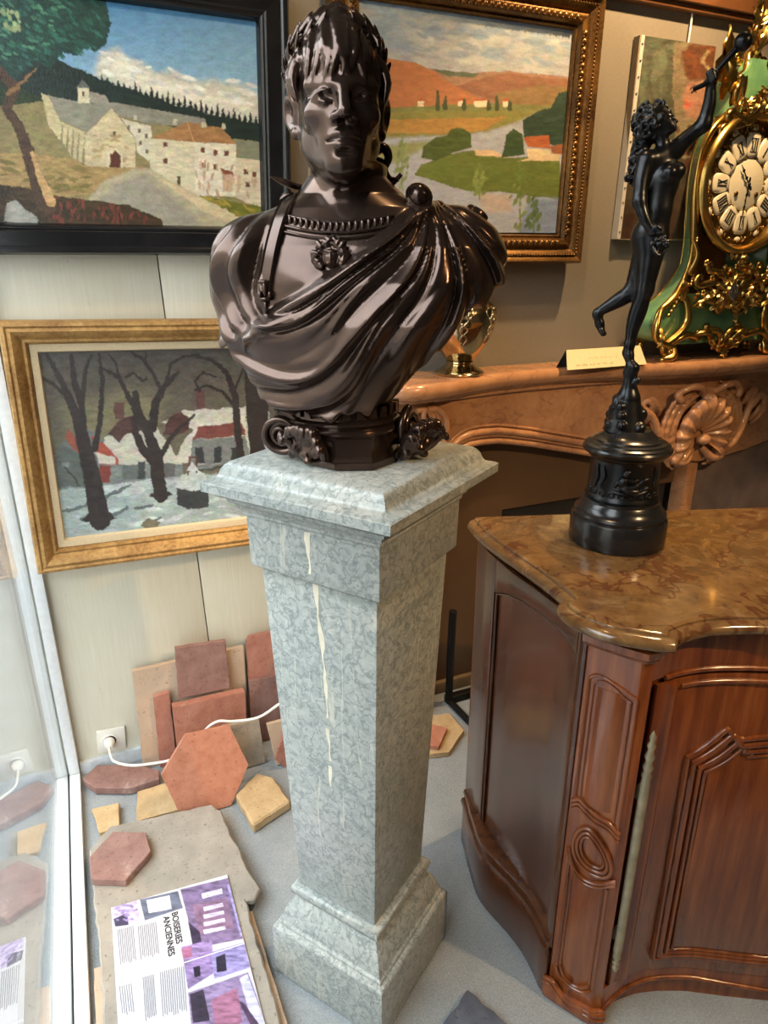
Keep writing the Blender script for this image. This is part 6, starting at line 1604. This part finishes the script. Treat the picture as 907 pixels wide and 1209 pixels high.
ph([(214, 1118), (250, 1109), (254, 1148), (222, 1168)], '#8d78a8', .4); ph([(228, 1142), (236, 1140), (237, 1152), (230, 1154)], '#2a2434'); ph([(214, 1120), (226, 1117), (227, 1130), (216, 1132)], '#96607f')
ph([(249, 1124), (290, 1112), (296, 1142), (253, 1156)], '#8f86b8', .4); ph([(255, 1130), (266, 1126), (268, 1146), (256, 1148)], '#2c2838')
ph([(222, 1172), (293, 1148), (318, 1215), (345, 1270), (232, 1270)], '#85759a', .4); ph([(224, 1174), (240, 1168), (248, 1205), (228, 1208)], '#332c3c'); ph([(250, 1180), (280, 1166), (286, 1206), (256, 1230)], '#93647f'); ph([(283, 1155), (292, 1150), (316, 1215), (300, 1215)], '#b9b9dc'); ph([(282, 1182), (288, 1184), (310, 1215), (300, 1218)], '#4b3a52')
rgt = random.Random(3)
for (x0, y0, x1, y1, n) in ((138, 1098, 158, 1140, 9), (162, 1094, 185, 1134, 10), (140, 1165, 156, 1200, 6), (168, 1154, 182, 1206, 7), (188, 1148, 218, 1202, 12)):
    for i in range(n):
        t = (i+.5)/n; x = x0+(x1-x0)*t; P.line([(x, y0-(x-x0)*.25), (x+3.5, y1-(x-x0)*.25-rgt.uniform(0, 5))], .9, '#44424c', .2, .6)
P.object('pages', M_PRINT, mag)
I = mag.matrix_basis.inverted()
MB().prism([(q[0], q[1]) for q in mc], .0152, ZM-.0004).build('page_block', M_PAPER, mag, loc=I.translation)
P0 = Vector(mc[0]); ux_ = (Vector(mc[1])-P0).normalized(); vy_ = (Vector(mc[3])-P0).normalized()
MB().tube([I @ (P0+vy_*.205+ux_*t+Vector((0, 0, -.0003))) for t in (0, .1, .2, .279)], .0011, 6).build('fold', M_PAPER, mag, 60)
M_TYPE = plain('black_type', (.02, .02, .025), .5)
def text_mesh(txt, size):
    cu = bpy.data.curves.new('type', 'FONT'); cu.body = txt; cu.size = size; cu.extrude = .0001; cu.offset = .0005; cu.align_x = 'LEFT'
    ob = bpy.data.objects.new('type_tmp', cu); col.objects.link(ob); bpy.context.view_layer.update()
    me = bpy.data.meshes.new_from_object(ob.evaluated_get(bpy.context.evaluated_depsgraph_get())); bpy.data.objects.remove(ob); return me
for txt, u_, v_, size in (('BOISERIES', .134, .066, .0200), ('ANCIENNES', .114, .071, .0200)):
    o = link('headline', text_mesh(txt, size), M_TYPE, mag)
    p = I @ (P0+ux_*u_+vy_*v_+Vector((0, 0, .0006)))
    M3 = Matrix((vy_, ux_, Vector((0, 0, 1)))).transposed()
    if M3.determinant() < 0: M3 = Matrix((vy_, -vy_.cross(Vector((0, 0, 1))), Vector((0, 0, 1)))).transposed()
    o.location = p; o.rotation_euler = M3.to_euler()

# ---------------------------------------------------------------- wall socket with plug and white cable
M_PLASTIC = plain('ivory_plastic', srgb('#dcd9cf'), .35, 0, .03)
so_ = thing('wall_socket', 'ivory wall socket low on the cream panel beside the window', 'socket', (-.066, WY, .028), (0, R(4), 0))
MB().box((-.042, -.012, 0), (.042, 0, .080)).build('plate', M_PLASTIC, so_, bevel=.003)
MB().lathe([(.024, 0), (.024, .003), (.019, .003), (.018, -.004)], 28, (0, 0, 0), True, Matrix.Translation((-.004, -.012, .040)) @ Matrix.Rotation(R(90), 4, 'X')).build('socket_ring', M_PLASTIC, so_, 40)
cb = thing('power_cable', 'white power cable with plug running from the wall socket over the tiles', 'cable', (-.07, 1.95, .068))
c0 = Vector((-.07, 1.95, .068))
MB().lathe([(.017, 0), (.017, .012), (.012, .022), (.008, .03)], 18, (0, 0, 0), True, Matrix.Translation((0, .034, 0)) @ Matrix.Rotation(R(90), 4, 'X')).build('plug', M_PLASTIC, cb, 40)
pth = [(-.072, 1.958, .068), (-.071, 1.93, .062), (-.061, 1.90, .052), (-.015, 1.86, .053), (.040, 1.835, .060), (.085, 1.815, .070), (.115, 1.805, .082), (.150, 1.80, .105), (.185, 1.79, .145), (.215, 1.775, .185), (.245, 1.768, .199), (.283, 1.76, .192), (.357, 1.74, .197), (.42, 1.72, .241), (.470, 1.72, .262), (.52, 1.76, .24)]
MB().tube([Vector(p)-c0 for p in smooth_path(pth, 5)], .0042, 8).build('cord', M_PLASTIC, cb, 60)
